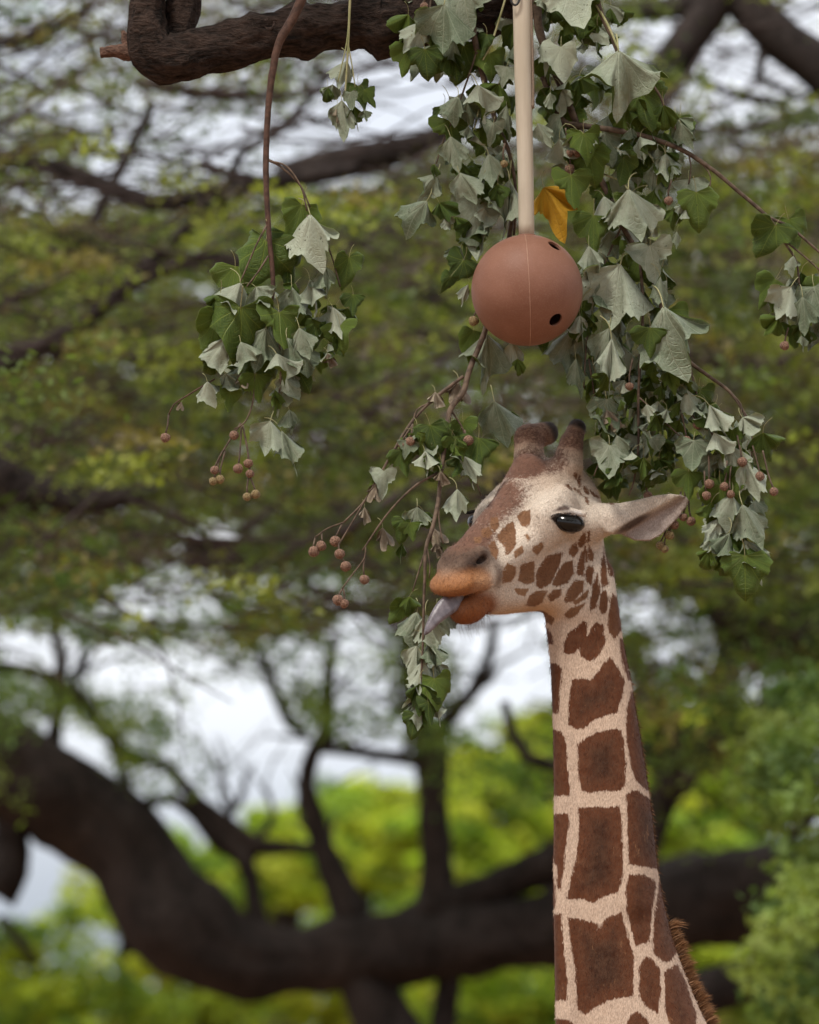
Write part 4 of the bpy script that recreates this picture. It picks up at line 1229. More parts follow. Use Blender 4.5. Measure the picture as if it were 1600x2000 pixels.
    li = np.zeros(len(me.loops), np.int32); me.loops.foreach_get('vertex_index', li)
    UV = np.vstack([UVv, UVv, np.zeros((len(SV), 2))])
    uvl.data.foreach_set('uv', UV[li].astype(np.float32).ravel())
    return me

_r = np.random.default_rng(21)
# hanging handkerchief leaves, flatter leaves, curled leaves
LEAVES = {'hang': [], 'flat': [], 'curl': []}
for k in range(11):
    LEAVES['hang'].append(leaf_mesh('hanging_leaf', 100 + k, _r.uniform(.28, .5), _r.uniform(.10, .26), int(_r.integers(2, 4)), _r.uniform(.4, 1.5), 0, _r.uniform(.8, 1.2), .05, _r.uniform(-.15, .15)))
for k in range(5):
    LEAVES['flat'].append(leaf_mesh('flat_leaf', 200 + k, _r.uniform(.66, .9), _r.uniform(.07, .14), 2, _r.uniform(-.1, .35), 0, _r.uniform(.35, 1.0), .03, _r.uniform(-.1, .1)))
for k in range(6):
    LEAVES['curl'].append(leaf_mesh('curled_leaf', 300 + k, _r.uniform(.34, .56), _r.uniform(.12, .26), 3, _r.uniform(.0, .5), _r.uniform(.9, 1.9) * (1 if k % 2 else -1), _r.uniform(.8, 1.2), .06, _r.uniform(-.2, .2)))
YELLOW = leaf_mesh('yellow_leaf', 411, .48, .18, 3, .3, 0, 1.0, .07, .1, [M_YU, M_YU, M_STALK], .3)
DRY = [leaf_mesh('dry_leaf', 420 + k, .34, .22, 4, .3, 1.2, 1.0, .12, .2, [M_DRY, M_DRY, M_STALK]) for k in range(2)]

def fruit_mesh(name, mat, seed):
    r = np.random.default_rng(seed)
    ns, nr = 15, 8
    V, F = [], []
    for i in range(nr + 1):
        a = math.pi * i / nr
        for j in range(ns):
            b = 2 * math.pi * j / ns
            rad = math.sin(a) * (1 + .16 * (1 if j % 3 == 0 else -.35)) + .03 * r.normal() * math.sin(a)
            V.append((rad * math.cos(b), rad * math.sin(b), math.cos(a) * 1.02 - (.10 if i == nr else 0)))
    for i in range(nr):
        for j in range(ns): F.append((i * ns + j, (i + 1) * ns + j, (i + 1) * ns + (j + 1) % ns, i * ns + (j + 1) % ns))
    return new_mesh(name, np.array(V), np.array(F), [mat])
FRUITS = [fruit_mesh('fruit', M_FRUIT, 1), fruit_mesh('fruit', M_FRUIT, 2), fruit_mesh('fruit', M_FRUITG, 3)]

def wpt(px, py, w=0.0): return at(px, py, YG - w * PXM)

class Branch:
    def __init__(s, name, label, base, cat='branch'):
        s.root = tag(empty(name, wpt(*base)), label, cat, 'cut leafy branches hung for the giraffe')
        s.r = np.random.default_rng(abs(hash(label)) % 1000 if False else sum(map(ord, label)))
        s.lines = []
    def stem(s, pts, name='stem', mat=None):
        q = [(*wpt(x, y, w), r_ * PXM) for x, y, w, r_ in pts]
        V, F = tube_arrays(q, .012, 8 if pts[0][3] > 3 else 6, .10 if pts[0][3] > 2.5 else 0, 60)
        g = Geo(); g.add(V, F)
        part(name, g.mesh(name, [mat or M_TWIG]), s.root)
        s.lines.append(spline(np.array(pts, float), 10)[:, :3])
    def leaf(s, px, py, size, lean=0.0, side='u', kind='hang', w=None, yaw=None, pitch=None, wide=1.0, k=None, name='leaf'):
        r = s.r
        lst = {'yellow': [YELLOW], 'dry': DRY}.get(kind) or LEAVES[kind]
        me = lst[int(r.integers(len(lst))) if k is None else k]
        o = link(name, me, s.root)
        w = r.uniform(-40, 60) if w is None else w
        o.location = wpt(px, py, w) - s.root.location
        yaw = r.uniform(-65, 65) if yaw is None else yaw
        pitch = r.uniform(-18, 14) if pitch is None else pitch
        if side == 't': yaw += 180
        # lean: rotation in the picture plane (positive swings the tip right)
        M = Matrix.Rotation(math.radians(-lean), 3, 'Y') @ Matrix.Rotation(math.radians(pitch), 3, 'X') @ Matrix.Rotation(math.radians(yaw), 3, 'Z')
        o.rotation_euler = M.to_euler()
        L = size * PXM
        o.scale = (L * wide, L * wide, L)
        return o
    def fill(s, poly, n, size=(38, 70), ptop=.32, w=(-60, 60), kinds=(.62, .16, .22), lean=16):
        poly = np.array(poly, float); lo, hi = poly.min(0), poly.max(0); c = 0
        pts = []
        tries = 0
        while c < n and tries < 8000:
            tries += 1
            p = s.r.uniform(lo, hi)
            if poly_sd(poly, p[None])[0] < 0: continue
            if any((p[0] - q[0]) ** 2 + (p[1] - q[1]) ** 2 < (size[0] * .42) ** 2 for q in pts): continue
            pts.append(p)
            c += 1
            kind = s.r.choice(['hang', 'flat', 'curl'], p=kinds)
            s.leaf(p[0], p[1], s.r.uniform(*size), s.r.normal(0, lean), 't' if s.r.random() < ptop else 'u', kind, s.r.uniform(*w), wide=s.r.uniform(.85, 1.15))
    def fruit(s, px, py, w, joint, size=9.0, green=False):
        """husk at px,py hanging on a stalk from joint (px,py)"""
        r = s.r
        f = link('fruit', FRUITS[2 if green else int(r.integers(2))], s.root)
        f.location = wpt(px, py, w) - s.root.location
        k = size * r.uniform(.9, 1.12) * PXM
        f.scale = (k, k, k); f.rotation_euler = (r.normal(0, .2), r.normal(0, .2), r.uniform(0, 6))
        mid = ((px * 2 + joint[0]) / 3 + r.uniform(-3, 3), (py * 2 + joint[1]) / 3 - 4)
        q = [(*wpt(joint[0], joint[1], w - 3), 2.0 * PXM), (*wpt(*mid, w - 1), 1.7 * PXM), (*wpt(px, py - size * .7, w), 2.0 * PXM)]
        V, F = tube_arrays(q, .01, 5)
        g = Geo(); g.add(V, F)
        part('fruit_stalk', g.mesh('fruit_stalk', [M_TWIG]), s.root)

# ---- left branch: long red stem
b = Branch('browse_branch', 'leafy branch on a long curved red-brown stem hanging below the bare limb', (592, -190, 70))
b.stem([(640, -190, 40, 11), (610, -60, 60, 10), (575, 30, 68, 9.5), (543, 90, 70, 8), (526, 190, 70, 6.5), (520, 300, 70, 6), (521, 380, 70, 5.5), (526, 460, 68, 5), (533, 540, 66, 4.5), (529, 592, 64, 3.5), (500, 625, 60, 2.5)], mat=M_REDSTEM)
b.stem([(523, 312, 70, 3), (548, 325, 74, 2.6), (585, 360, 78, 2.2), (606, 405, 80, 1.8)], 'twig')
b.stem([(523, 314, 70, 2.2), (560, 325, 80, 2), (588, 365, 84, 1.8), (600, 412, 84, 1.6)], 'twig')
b.stem([(521, 440, 70, 2.2), (500, 480, 74, 1.8), (470, 550, 78, 1.6)], 'twig')
b.stem([(524, 500, 70, 2), (505, 530, 76, 1.8), (482, 560, 80, 1.6)], 'twig')
b.stem([(530, 585, 66, 2.6), (545, 660, 60, 2.2), (548, 740, 58, 2), (540, 800, 56, 1.6)], 'twig')
b.stem([(500, 620, 60, 2), (498, 700, 60, 1.8), (495, 780, 58, 1.8), (478, 825, 56, 1.6), (457, 838, 56, 1.4)], 'twig')
b.stem([(600, 420, 60, 2), (640, 480, 58, 1.8), (665, 560, 55, 1.5)], 'twig')
b.stem([(420, 740, 50, 1.7), (370, 770, 50, 1.6), (340, 790, 50, 1.5), (330, 810, 50, 1.4)], 'twig', M_REDSTEM)
for a in ((606, 418, 128, 6, 'u', 'hang', 85, 10, -6, 1.0, 2), (590, 400, 95, -12, 't', 'flat', 60, 25, 0, .8, 1), (520, 470, 105, -18, 't', 'flat', 50, -20, 0, 1.05, 0), (560, 455, 130, 2, 't', 'flat', 30, 20, 0, .6, 2),
          (470, 552, 75, -15, 'u', 'hang', 84, 15, 0, 1.3, 1), (500, 560, 62, 30, 'u', 'curl', 80, None, 0, 1, 3), (470, 600, 120, -5, 't', 'flat', 92, 8, 10, .95, 0), (430, 575, 72, -15, 't', 'curl', 70, 10, 0, 1, 1),
          (520, 640, 100, -12, 'u', 'hang', 75, 10, 0, 1.0, 4), (545, 610, 85, 5, 't', 'flat', 80, 20, -10, .9, 3), (560, 660, 80, 20, 'u', 'hang', 86, -10, 0, 1.2, 5), (540, 690, 85, 24, 'u', 'hang', 90, 20, -10, 1.1, 6),
          (570, 560, 80, 0, 'u', 'hang', 66, 20, 0, .9, 0), (605, 545, 85, 6, 'u', 'hang', 60, -20, 0, .85, 3), (635, 520, 75, 3, 'u', 'curl', 64, 10, 0, .8, 2), (682, 502, 68, -4, 't', 'flat', 50, 25, 0, .75, 4),
          (650, 600, 76, 15, 'u', 'hang', 60, 0, 0, .8, 1), (690, 575, 46, 0, 't', 'flat', 56, 0, 0, .9, 2), (665, 640, 60, 8, 'u', 'hang', 50, 30, 0, .7, 5), (620, 630, 60, -8, 't', 'flat', 46, 30, 0, .8, 1),
          (405, 745, 58, 8, 'u', 'hang', 60, 0, 0, 1.15, 2), (440, 730, 55, 20, 'u', 'curl', 52, 20, 0, 1, 5), (450, 765, 44, -8, 't', 'flat', 50, 10, 0, .8, 3), (510, 700, 85, 0, 't', 'flat', 30, 20, 0, .9, 0),
          (580, 715, 60, 30, 't', 'flat', 34, 0, 0, .9, 4), (548, 750, 70, 0, 'u', 'hang', 52, 20, 0, .8, 6), (528, 822, 82, -14, 'u', 'hang', 60, 8, 0, 1.1, 0), (550, 840, 105, 18, 'u', 'hang', 54, 20, 0, .7, 3), (565, 800, 60, 8, 'u', 'curl', 50, 20, 0, .8, 2), (536, 760, 60, 4, 't', 'hang', 66, 30, 0, .6, 1),
          (640, 690, 40, 5, 'u', 'dry', 50, 0, 0, 1, 0), (425, 615, 84, -10, 't', 'flat', 70, 20, 0, .8, 4), (440, 660, 80, -14, 'u', 'hang', 84, 10, 0, 1.1, 8), (470, 668, 70, 8, 'u', 'hang', 90, -20, 0, 1, 9), (415, 690, 56, -16, 't', 'curl', 66, 0, 0, 1, 1), (500, 730, 62, 6, 't', 'flat', 60, 20, 0, .9, 2), (585, 640, 74, 12, 'u', 'hang', 92, 8, 0, 1, 7), (460, 520, 80, -6, 't', 'flat', 40, -10, 0, 1, 2), (355, 785, 24, -30, 'u', 'dry', 52, 0, 0, 1, 1), (470, 730, 40, 10, 'u', 'dry', 60, 20, 0, 1, 1)):
    b.leaf(a[0], a[1], a[2], a[3], a[4], a[5], a[6], a[7], a[8], a[9], a[10])
b.fill([(430, 590), (600, 540), (690, 600), (660, 690), (600, 740), (470, 750)], 40, (36, 66), .45, (-30, 60))
for x, y, j in ((323, 855, (330, 808)), (457, 850, (470, 826)), (420, 918, (455, 850)), (417, 940, (430, 890)), (430, 936, (440, 880)), (466, 915, (472, 828)), (485, 905, (474, 830)), (488, 925, (476, 840)), (483, 970, (486, 930)), (499, 965, (488, 930))):
    b.fruit(x, y, 52, j, 8.5, x in (417, 430, 483, 499))

# ---- small sprig in front of the limb
b = Branch('browse_sprig', 'small drooping leafy sprig on thin green stalks in front of the bare limb', (682, -160, 60))
b.stem([(686, -160, 40, 3.5), (685, -40, 50, 2.6), (682, 40, 55, 2.4), (679, 110, 55, 2.2), (674, 190, 55, 1.6)], mat=M_STALK)
b.stem([(683, 30, 55, 1.6), (676, 90, 58, 1.5), (660, 160, 58, 1.2)], 'twig', M_STALK)
b.stem([(681, 90, 55, 1.5), (688, 130, 52, 1.4), (694, 170, 50, 1.2)], 'twig', M_STALK)
for a in ((678, 118, 70, -18, 'u', 'hang', 50, 10, 0, 1, 1), (700, 168, 62, 14, 't', 'flat', 40, 30, 0, .8, 0), (712, 175, 45, 30, 't', 'flat', 46, 0, 0, .8, 2), (640, 170, 40, -10, 't', 'curl', 60, 0, 0, .9, 1), (668, 195, 92, 4, 'u', 'hang', 64, 15, 0, .75, 4),
          (690, 205, 60, 12, 't', 'hang', 50, 20, 0, .8, 3), (650, 165, 45, -20, 'u', 'curl', 58, 10, 0, .9, 0), (712, 215, 30, 10, 'u', 'curl', 54, 10, 0, .9, 3), (684, 180, 40, 5, 'u', 'flat', 62, 10, 0, .7, 1), (660, 205, 48, -8, 'u', 'dry', 58, 10, 0, .9, 0)):
    b.leaf(*a)

# ---- bundle left of the pole
b = Branch('browse_branch', 'leafy branch tied left of the pole with grey leaves crowding above the ball', (915, -170, 20))
b.stem([(905, -170, 10, 8), (915, -60, 20, 7), (920, 20, 24, 6.5), (930, 90, 24, 6), (948, 165, 22, 5.5), (968, 235, 16, 4.5), (995, 300, 6, 4), (1008, 380, -6, 3), (1004, 460, -20, 2.5)])
b.stem([(932, 100, 24, 2.6), (915, 150, 30, 2.2), (890, 220, 34, 2), (868, 270, 36, 1.8), (852, 320, 36, 1.5)], 'twig')
b.stem([(945, 150, 24, 2.2), (938, 200, 34, 2), (925, 260, 40, 1.6)], 'twig', M_STALK)
b.stem([(1010, -80, 10, 2.6), (965, 70, 30, 2.2), (942, 120, 34, 1.8)], 'twig', M_STALK)
b.stem([(865, -160, 10, 4), (850, -60, 20, 3), (838, 30, 26, 2.4), (826, 80, 28, 1.6)], 'twig')
b.stem([(1000, 300, 4, 2.2), (996, 340, 10, 1.9), (994, 370, 20, 1.6)], 'twig', M_STALK)
for a in ((868, 8, 118, -8, 'u', 'hang', 70, 10, 0, 1.2, 0), (905, -18, 100, 6, 'u', 'flat', 50, -15, 0, .9, 3), (832, 40, 92, -34, 'u', 'hang', 60, 5, 0, .9, 1), (800, 92, 66, -14, 't', 'flat', 50, 15, 0, .9, 2), (830, 96, 64, 6, 't', 'flat', 62, 0, 0, 1.0, 1), (845, 100, 60, 20, 't', 'curl', 40, 0, 0, .9, 5),
          (880, 60, 100, 12, 'u', 'hang', 30, 20, 0, .9, 5), (905, 90, 80, -6, 't', 'flat', 10, 0, 0, 1, 4), (955, 105, 62, 4, 't', 'flat', 30, 12, 0, 1.0, 0), (990, 130, 46, -12, 'u', 'flat', 45, 8, 0, .9, 2), (895, 188, 66, -14, 'u', 'hang', 66, 10, 0, 1.1, 2), (933, 165, 92, 16, 'u', 'hang', 72, 14, 0, 1.05, 6),
          (912, 200, 60, 12, 'u', 'curl', 50, 10, 0, .9, 0), (915, 245, 42, -10, 'u', 'hang', 46, 0, 0, .9, 3), (880, 266, 82, 14, 'u', 'hang', 60, 8, 0, .9, 4), (954, 300, 80, 8, 'u', 'hang', 60, -10, 0, 1, 1), (964, 240, 52, -8, 'u', 'flat', 60, 20, 0, .8, 3), (990, 205, 85, 2, 'u', 'hang', 26, 30, 0, .6, 5),
          (898, 337, 84, 22, 'u', 'hang', 62, 6, 0, .95, 0), (834, 392, 92, -36, 'u', 'hang', 70, 5, 0, 1.0, 2), (852, 340, 72, -28, 'u', 'hang', 60, 10, 0, .95, 6), (848, 320, 40, 0, 't', 'curl', 66, 20, 0, .6, 2), (858, 395, 60, 26, 't', 'curl', 56, 10, 0, .9, 4), (996, 350, 132, -8, 'u', 'hang', 30, 14, -4, .95, 3), (928, 392, 128, 2, 'u', 'flat', 20, -20, 0, .62, 4),
          (875, 420, 44, 0, 'u', 'curl', 50, 0, 0, .8, 1), (900, 480, 60, -26, 'u', 'hang', 30, 12, 0, 1.0, 5), (905, 508, 66, -34, 't', 'flat', 40, 0, 0, .8, 3), (880, 540, 46, -30, 't', 'flat', 46, 30, 0, .7, 0), (915, 555, 54, -20, 'u', 'hang', 26, 20, 0, .6, 1),
          (950, 652, 128, 2, 'u', 'hang', -10, 6, -4, 1.05, 6), (925, 645, 88, -4, 't', 'flat', -14, 30, 0, .55, 2), (1000, 665, 70, 12, 'u', 'hang', 20, 20, 0, .7, 4), (1010, 700, 46, 8, 't', 'curl', 44, 20, 0, .7, 1), (966, 784, 112, 10, 'u', 'hang', -150, 15, 0, .95, 0), (1060, 640, 50, 0, 't', 'flat', -10, 0, 0, .8, 1)):
    b.leaf(*a)
b.fill([(780, -60), (1005, -60), (1012, 120), (985, 320), (920, 400), (860, 220), (800, 110)], 46, (38, 80), .5, (-90, 40))
b.fill([(870, 300), (1000, 260), (1010, 420), (920, 480), (850, 420)], 16, (38, 64), .4, (-30, 50))
b.fruit(985, 320, 60, (986, 280), 8, True); b.fruit(925, 627, 44, (940, 590), 9, True); b.fruit(820, 25, 66, (838, -10), 7.5); b.fruit(829, 12, 66, (838, -20), 7.5)

# ---- main bundle right of the pole
b = Branch('browse_branch', 'dense grey-green leafy branch hanging right of the pole and ball, over the ear', (1060, -170, -30))
b.stem([(1040, -170, -20, 10), (1048, -40, -26, 9), (1052, 50, -30, 8.5), (1075, 120, -30, 8), (1110, 200, -26, 7), (1150, 300, -20, 6.5), (1188, 380, -14, 6), (1215, 440, -8, 5.5), (1250, 500, 0, 4.5), (1285, 570, 6, 4), (1297, 640, 8, 3)])
b.stem([(1250, 500, 0, 3.2), (1256, 600, 10, 3), (1251, 690, 16, 3), (1247, 780, 16, 2.8), (1247, 870, 14, 2.4), (1238, 940, 12, 1.8), (1228, 968, 12, 1.4)], 'twig')
b.stem([(1247, 775, 16, 2), (1275, 800, 22, 1.8), (1310, 835, 26, 1.6), (1340, 862, 28, 1.4)], 'twig')
b.stem([(1215, 440, -8, 2.4), (1180, 520, 0, 2.2), (1150, 640, 10, 2), (1140, 760, 14, 1.6)], 'twig')
b.stem([(1180, 340, -14, 2), (1215, 355, 20, 1.9), (1226, 370, 40, 1.8)], 'twig', M_STALK)
b.stem([(1150, 700, 10, 2.0), (1165, 800, 10, 1.8), (1175, 880, 12, 1.6), (1160, 930, 14, 1.3)], 'twig')
for a in ((1112, -30, 108, 14, 'u', 'flat', 70, 8, -6, .95, 1), (1070, -20, 70, -6, 'u', 'hang', 60, 10, 0, .9, 3), (1096, 92, 78, 2, 'u', 'flat', 66, -6, 0, .85, 0), (1080, 70, 90, -12, 'u', 'hang', 50, 30, 0, .5, 2), (1168, 66, 34, 30, 'u', 'flat', 60, 20, 0, .9, 4),
          (1115, 342, 74, 4, 't', 'flat', 60, 6, 0, .85, 3), (1227, 369, 122, 8, 'u', 'hang', 92, -4, -5, 1.3, 5), (1212, 516, 158, -14, 'u', 'hang', 30, 10, -5, 1.1, 0), (1296, 598, 165, 8, 'u', 'hang', 96, -8, -4, 1.05, 2), (1190, 640, 110, -10, 'u', 'hang', 40, 0, 0, .85, 4), (1120, 640, 120, -8, 'u', 'hang', -20, 14, 0, .9, 1),
          (1160, 420, 86, 0, 't', 'flat', 40, 20, 0, .8, 2), (1150, 480, 90, 4, 'u', 'hang', 46, -20, 0, .7, 6), (1130, 260, 70, 6, 'u', 'curl', 60, 20, 0, .9, 3), (1050, 240, 62, 30, 'u', 'hang', 60, 10, 0, .8, 4), (1075, 180, 50, 0, 'u', 'curl', 56, 10, 0, .6, 1), (1140, 260, 72, 8, 't', 'flat', 70, 15, 0, .9, 0),
          (1150, 290, 80, 10, 't', 'flat', 30, 0, 0, .9, 1), (1148, 555, 80, -4, 't', 'flat', 20, 30, 0, .8, 4), (1135, 600, 100, 4, 't', 'hang', 30, 20, 0, .7, 3), (1270, 480, 80, 8, 'u', 'flat', 40, 0, 0, .9, 3), (1290, 540, 85, 6, 'u', 'hang', 60, 30, 0, .55, 1), (1270, 640, 62, 0, 't', 'flat', 100, 10, 10, 1.0, 2),
          (1195, 660, 130, -4, 'u', 'hang', 100, 20, 0, .6, 3), (1185, 780, 80, 5, 'u', 'flat', 40, 20, 0, .9, 1), (1125, 700, 90, 6, 'u', 'hang', 60, 20, 0, .6, 5), (1205, 850, 60, 24, 'u', 'hang', 60, 10, 0, .9, 2), (1163, 850, 82, 0, 'u', 'hang', -90, 10, 0, .9, 0), (1190, 870, 70, -8, 'u', 'flat', 66, 10, 0, .9, 4), (1185, 800, 60, 10, 'u', 'dry', 46, 0, 0, 1.1, 0)):
    b.leaf(*a)
o = b.leaf(1062, 366, 118, 24, 'u', 'yellow', 20, -15, 0, .85, 0)
o['label'] = 'yellow wilted leaf speckled with brown'
b.fill([(1045, -60), (1180, -60), (1230, 120), (1300, 260), (1290, 420), (1180, 460), (1110, 330), (1050, 240)], 70, (38, 80), .55, (-110, 45))
b.fill([(1120, 440), (1290, 440), (1335, 640), (1320, 760), (1180, 780), (1120, 640)], 52, (40, 84), .45, (-110, 40))
b.fill([(1150, 700), (1320, 720), (1345, 860), (1300, 930), (1190, 930), (1166, 880)], 84, (32, 64), .5, (-90, 60))
for x, y, j in ((1112, 300, (1105, 250)), (1113, 330, (1112, 290)), (1128, 298, (1120, 260)), (1230, 755, (1236, 700)), (1362, 830, (1335, 780)), (1341, 860, (1330, 800)), (1265, 968, (1258, 920)), (1318, 1025, (1330, 960)), (1335, 1010, (1338, 960)), (1350, 1018, (1345, 970)), (1308, 1045, (1320, 1000)), (1290, 1065, (1306, 1020)), (1298, 1072, (1308, 1030))):
    b.fruit(x, y, 40 if y < 900 else -20, j, 8.5, y > 1040)

# ---- upper right stem with the big leaf
b = Branch('browse_branch', 'thin dark branch with one big cupped pale leaf at its bend, right of the pole', (1160, -170, 40))
b.stem([(1135, -170, 20, 7), (1160, -40, 36, 6), (1172, 20, 42, 5.5), (1195, 70, 50, 5), (1212, 110, 54, 4), (1250, 140, 50, 3), (1285, 180, 46, 2.6), (1305, 225, 40, 2.2), (1325, 260, 36, 1.6)])
b.stem([(1165, 10, 42, 3), (1188, 50, 54, 2.6), (1208, 96, 70, 2.2)], 'twig', M_STALK)
for a in ((1208, 98, 150, 4, 'u', 'hang', 104, -5, -6, 1.35, 6), (1250, 180, 90, 14, 't', 'flat', 36, 10, 0, .9, 3), (1296, 205, 66, 6, 't', 'curl', 60, 20, 0, .9, 1), (1330, 240, 62, 20, 'u', 'hang', 50, 10, 0, .9, 2), (1265, 215, 84, -4, 't', 'flat', 20, 0, 0, .8, 1), (1325, 230, 70, 34, 'u', 'curl', 40, 0, 0, .8, 4), (1300, 300, 66, 6, 'u', 'hang', 40, 10, 0, .9, 0), (1278, 320, 84, 12, 'u', 'hang', 30, 30, 0, .8, 4)):
    b.leaf(*a)
b.fill([(1230, 160), (1330, 220), (1330, 330), (1230, 320)], 22, (36, 66), .5, (-60, 40))
b.fruit(1306, 392, 46, (1312, 350), 8.5)

# ---- long arching branch to the right
b = Branch('browse_branch', 'long bare branch arching out right of the pole to a leaf cluster at its end', (1080, 240, -20))
b.stem([(1060, 150, -24, 6), (1095, 232, -16, 6.5), (1140, 246, 0, 6.5), (1200, 254, 16, 6), (1265, 268, 26, 5.5), (1330, 292, 30, 5), (1390, 330, 32, 4.6), (1440, 372, 32, 4.2), (1487, 412, 32, 4), (1510, 436, 32, 3.4), (1530, 470, 30, 3), (1555, 510, 30, 2.4), (1562, 560, 30, 1.8)])
b.stem([(1500, 424, 32, 3.2), (1545, 445, 30, 2.8), (1600, 492, 28, 2.6), (1660, 540, 24, 2)], 'twig')
b.stem([(1530, 468, 30, 2.2), (1570, 500, 28, 2), (1620, 545, 26, 1.8)], 'twig')
b.stem([(1345, 300, 30, 1.8), (1350, 330, 34, 1.6), (1345, 360, 36, 1.4)], 'twig')
b.stem([(1370, 318, 30, 1.6), (1388, 345, 34, 1.5), (1382, 385, 38, 1.3)], 'twig')
for a in ((1345, 350, 62, 4, 'u', 'flat', 34, 10, 0, 1, 2), (1360, 375, 82, 6, 't', 'flat', 60, 8, 0, .9, 1), (1340, 395, 54, -26, 'u', 'hang', 56, 20, 0, .9, 3), (1318, 408, 48, -8, 't', 'curl', 50, 0, 0, 1, 3), (1322, 452, 40, -4, 'u', 'hang', 50, 0, 0, .6, 5), (1300, 300, 66, 0, 'u', 'hang', 46, 10, 0, 1, 1), (1300, 330, 40, 0, 't', 'flat', 40, 0, 0, 1, 3),
          (1515, 440, 74, -24, 't', 'flat', 44, 10, 0, 1, 4), (1540, 428, 70, 16, 't', 'flat', 20, 0, 0, .9, 0), (1550, 500, 46, -10, 'u', 'hang', 40, 0, 0, .8, 2), (1515, 545, 72, -30, 't', 'flat', 26, 20, 0, .8, 2), (1545, 560, 84, -30, 'u', 'hang', 56, 8, 0, 1.1, 0), (1568, 580, 84, 4, 'u', 'hang', 66, 0, 0, .95, 4), (1590, 560, 80, 14, 'u', 'flat', 50, 0, 0, .9, 1), (1520, 620, 56, -34, 't', 'curl', 44, 0, 0, 1, 0), (1550, 640, 46, 0, 't', 'flat', 30, 0, 0, 1, 3), (1565, 655, 36, 10, 'u', 'hang', 60, 0, 0, .8, 6), (1600, 540, 60, 10, 't', 'flat', 24, 0, 0, .9, 2), (1610, 620, 70, 20, 'u', 'hang', 40, 0, 0, 1, 5)):
    b.leaf(*a)
b.fill([(1500, 540), (1640, 520), (1650, 640), (1530, 640)], 14, (40, 66), .5, (-20, 50))
b.fruit(1533, 675, 50, (1540, 640), 8.5)

# ---- lower right arching branch
b = Branch('browse_branch', 'drooping branch with grey leaves and small husky fruits hanging beyond the ear tip', (1300, 640, 6))
b.stem([(1292, 610, 4, 4.5), (1318, 668, 12, 4.2), (1345, 705, 18, 4), (1385, 735, 22, 3.6), (1425, 765, 24, 3.2), (1450, 800, 26, 2.6), (1462, 820, 26, 2)])
b.stem([(1345, 705, 18, 2.2), (1370, 800, 30, 2), (1405, 880, 36, 1.8), (1430, 960, 38, 1.6), (1440, 1050, 38, 1.4)], 'twig')
b.stem([(1450, 800, 26, 2), (1470, 860, 30, 1.7), (1462, 920, 34, 1.5)], 'twig')
b.stem([(1430, 770, 24, 1.6), (1448, 790, 30, 1.5), (1446, 815, 34, 1.3)], 'twig')
for a in ((1340, 760, 78, 28, 'u', 'hang', 50, 20, 0, .8, 1), (1365, 760, 60, 0, 't', 'flat', 20, 10, 0, 1, 0), (1345, 740, 52, 0, 'u', 'curl', 40, 0, 0, 1, 2), (1385, 790, 96, 26, 'u', 'hang', 60, 10, 0, .8, 3), (1395, 845, 80, 24, 'u', 'hang', 70, 10, 0, .9, 6), (1425, 870, 92, 20, 'u', 'hang', 56, 0, 0, .9, 4), (1450, 815, 60, 36, 'u', 'curl', 60, 0, 0, 1, 5), (1490, 845, 66, 12, 't', 'curl', 50, 0, 0, 1.1, 3), (1430, 840, 50, -6, 't', 'flat', 46, 0, 0, .9, 4), (1355, 860, 66, -6, 'u', 'flat', 50, 10, 0, .95, 1), (1345, 920, 60, 0, 't', 'flat', 40, 10, 0, .9, 2),
          (1455, 900, 100, 14, 'u', 'hang', 60, 10, 0, .7, 0), (1430, 965, 82, -16, 'u', 'hang', 66, 0, 0, 1, 2), (1450, 985, 110, 20, 'u', 'hang', 70, 6, 0, .95, 5), (1410, 1010, 72, -34, 'u', 'hang', 60, 0, 0, .8, 1), (1398, 1000, 40, -20, 't', 'flat', 50, 0, 0, 1, 1), (1425, 1040, 80, -30, 'u', 'hang', 76, 0, 0, .8, 3), (1385, 1075, 50, -20, 't', 'curl', 70, 0, 0, 1.1, 1), (1455, 1055, 100, 24, 'u', 'hang', 64, 0, 0, .8, 6), (1455, 1085, 90, 2, 't', 'flat', 80, 4, 0, 1.0, 1), (1420, 1080, 60, 0, 't', 'curl', 60, 20, 0, 1, 5), (1440, 940, 60, 0, 't', 'flat', 30, 0, 0, 1, 3)):
    b.leaf(*a)
b.fill([(1345, 740), (1400, 780), (1480, 860), (1480, 1060), (1400, 1060), (1370, 900)], 46, (36, 70), .45, (-50, 60))
for x, y, j in ((1450, 902, (1440, 850)), (1385, 945, (1385, 890)), (1380, 968, (1376, 920)), (1427, 965, (1428, 910)), (1484, 930, (1470, 870)), (1511, 960, (1490, 880)), (1415, 950, (1420, 900))):
    b.fruit(x, y, 66, j, 8.5)

# ---- branch in front of the muzzle
b = Branch('browse_branch', 'branch being licked, dangling beside the muzzle with pale leaves at its lower end', (960, 330, -10))
b.stem([(1004, 400, -24, 5), (985, 520, -26, 5.2), (950, 640, 0, 5.4), (918, 720, 30, 5.5), (905, 765, 44, 6), (880, 800, 60, 5.5), (872, 850, 70, 4.8), (862, 920, 84, 4.4), (856, 980, 100, 4.2), (845, 1030, 116, 4), (832, 1070, 122, 3.6), (830, 1120, 124, 3), (828, 1180, 122, 2.6), (826, 1260, 118, 2.2), (822, 1340, 114, 1.8)])
b.stem([(905, 735, 34, 3.6), (865, 765, 44, 3.4), (835, 790, 54, 3.2), (800, 830, 60, 3), (755, 905, 66, 2.6), (715, 975, 70, 2.3), (672, 1020, 72, 2)], 'twig')
b.stem([(845, 785, 52, 2), (815, 800, 60, 1.8), (806, 830, 64, 1.5)], 'twig')
b.stem([(858, 922, 86, 3), (810, 950, 94, 2.6), (760, 1000, 98, 2.2), (715, 1065, 92, 2), (708, 1075, 92, 1.8)], 'twig')
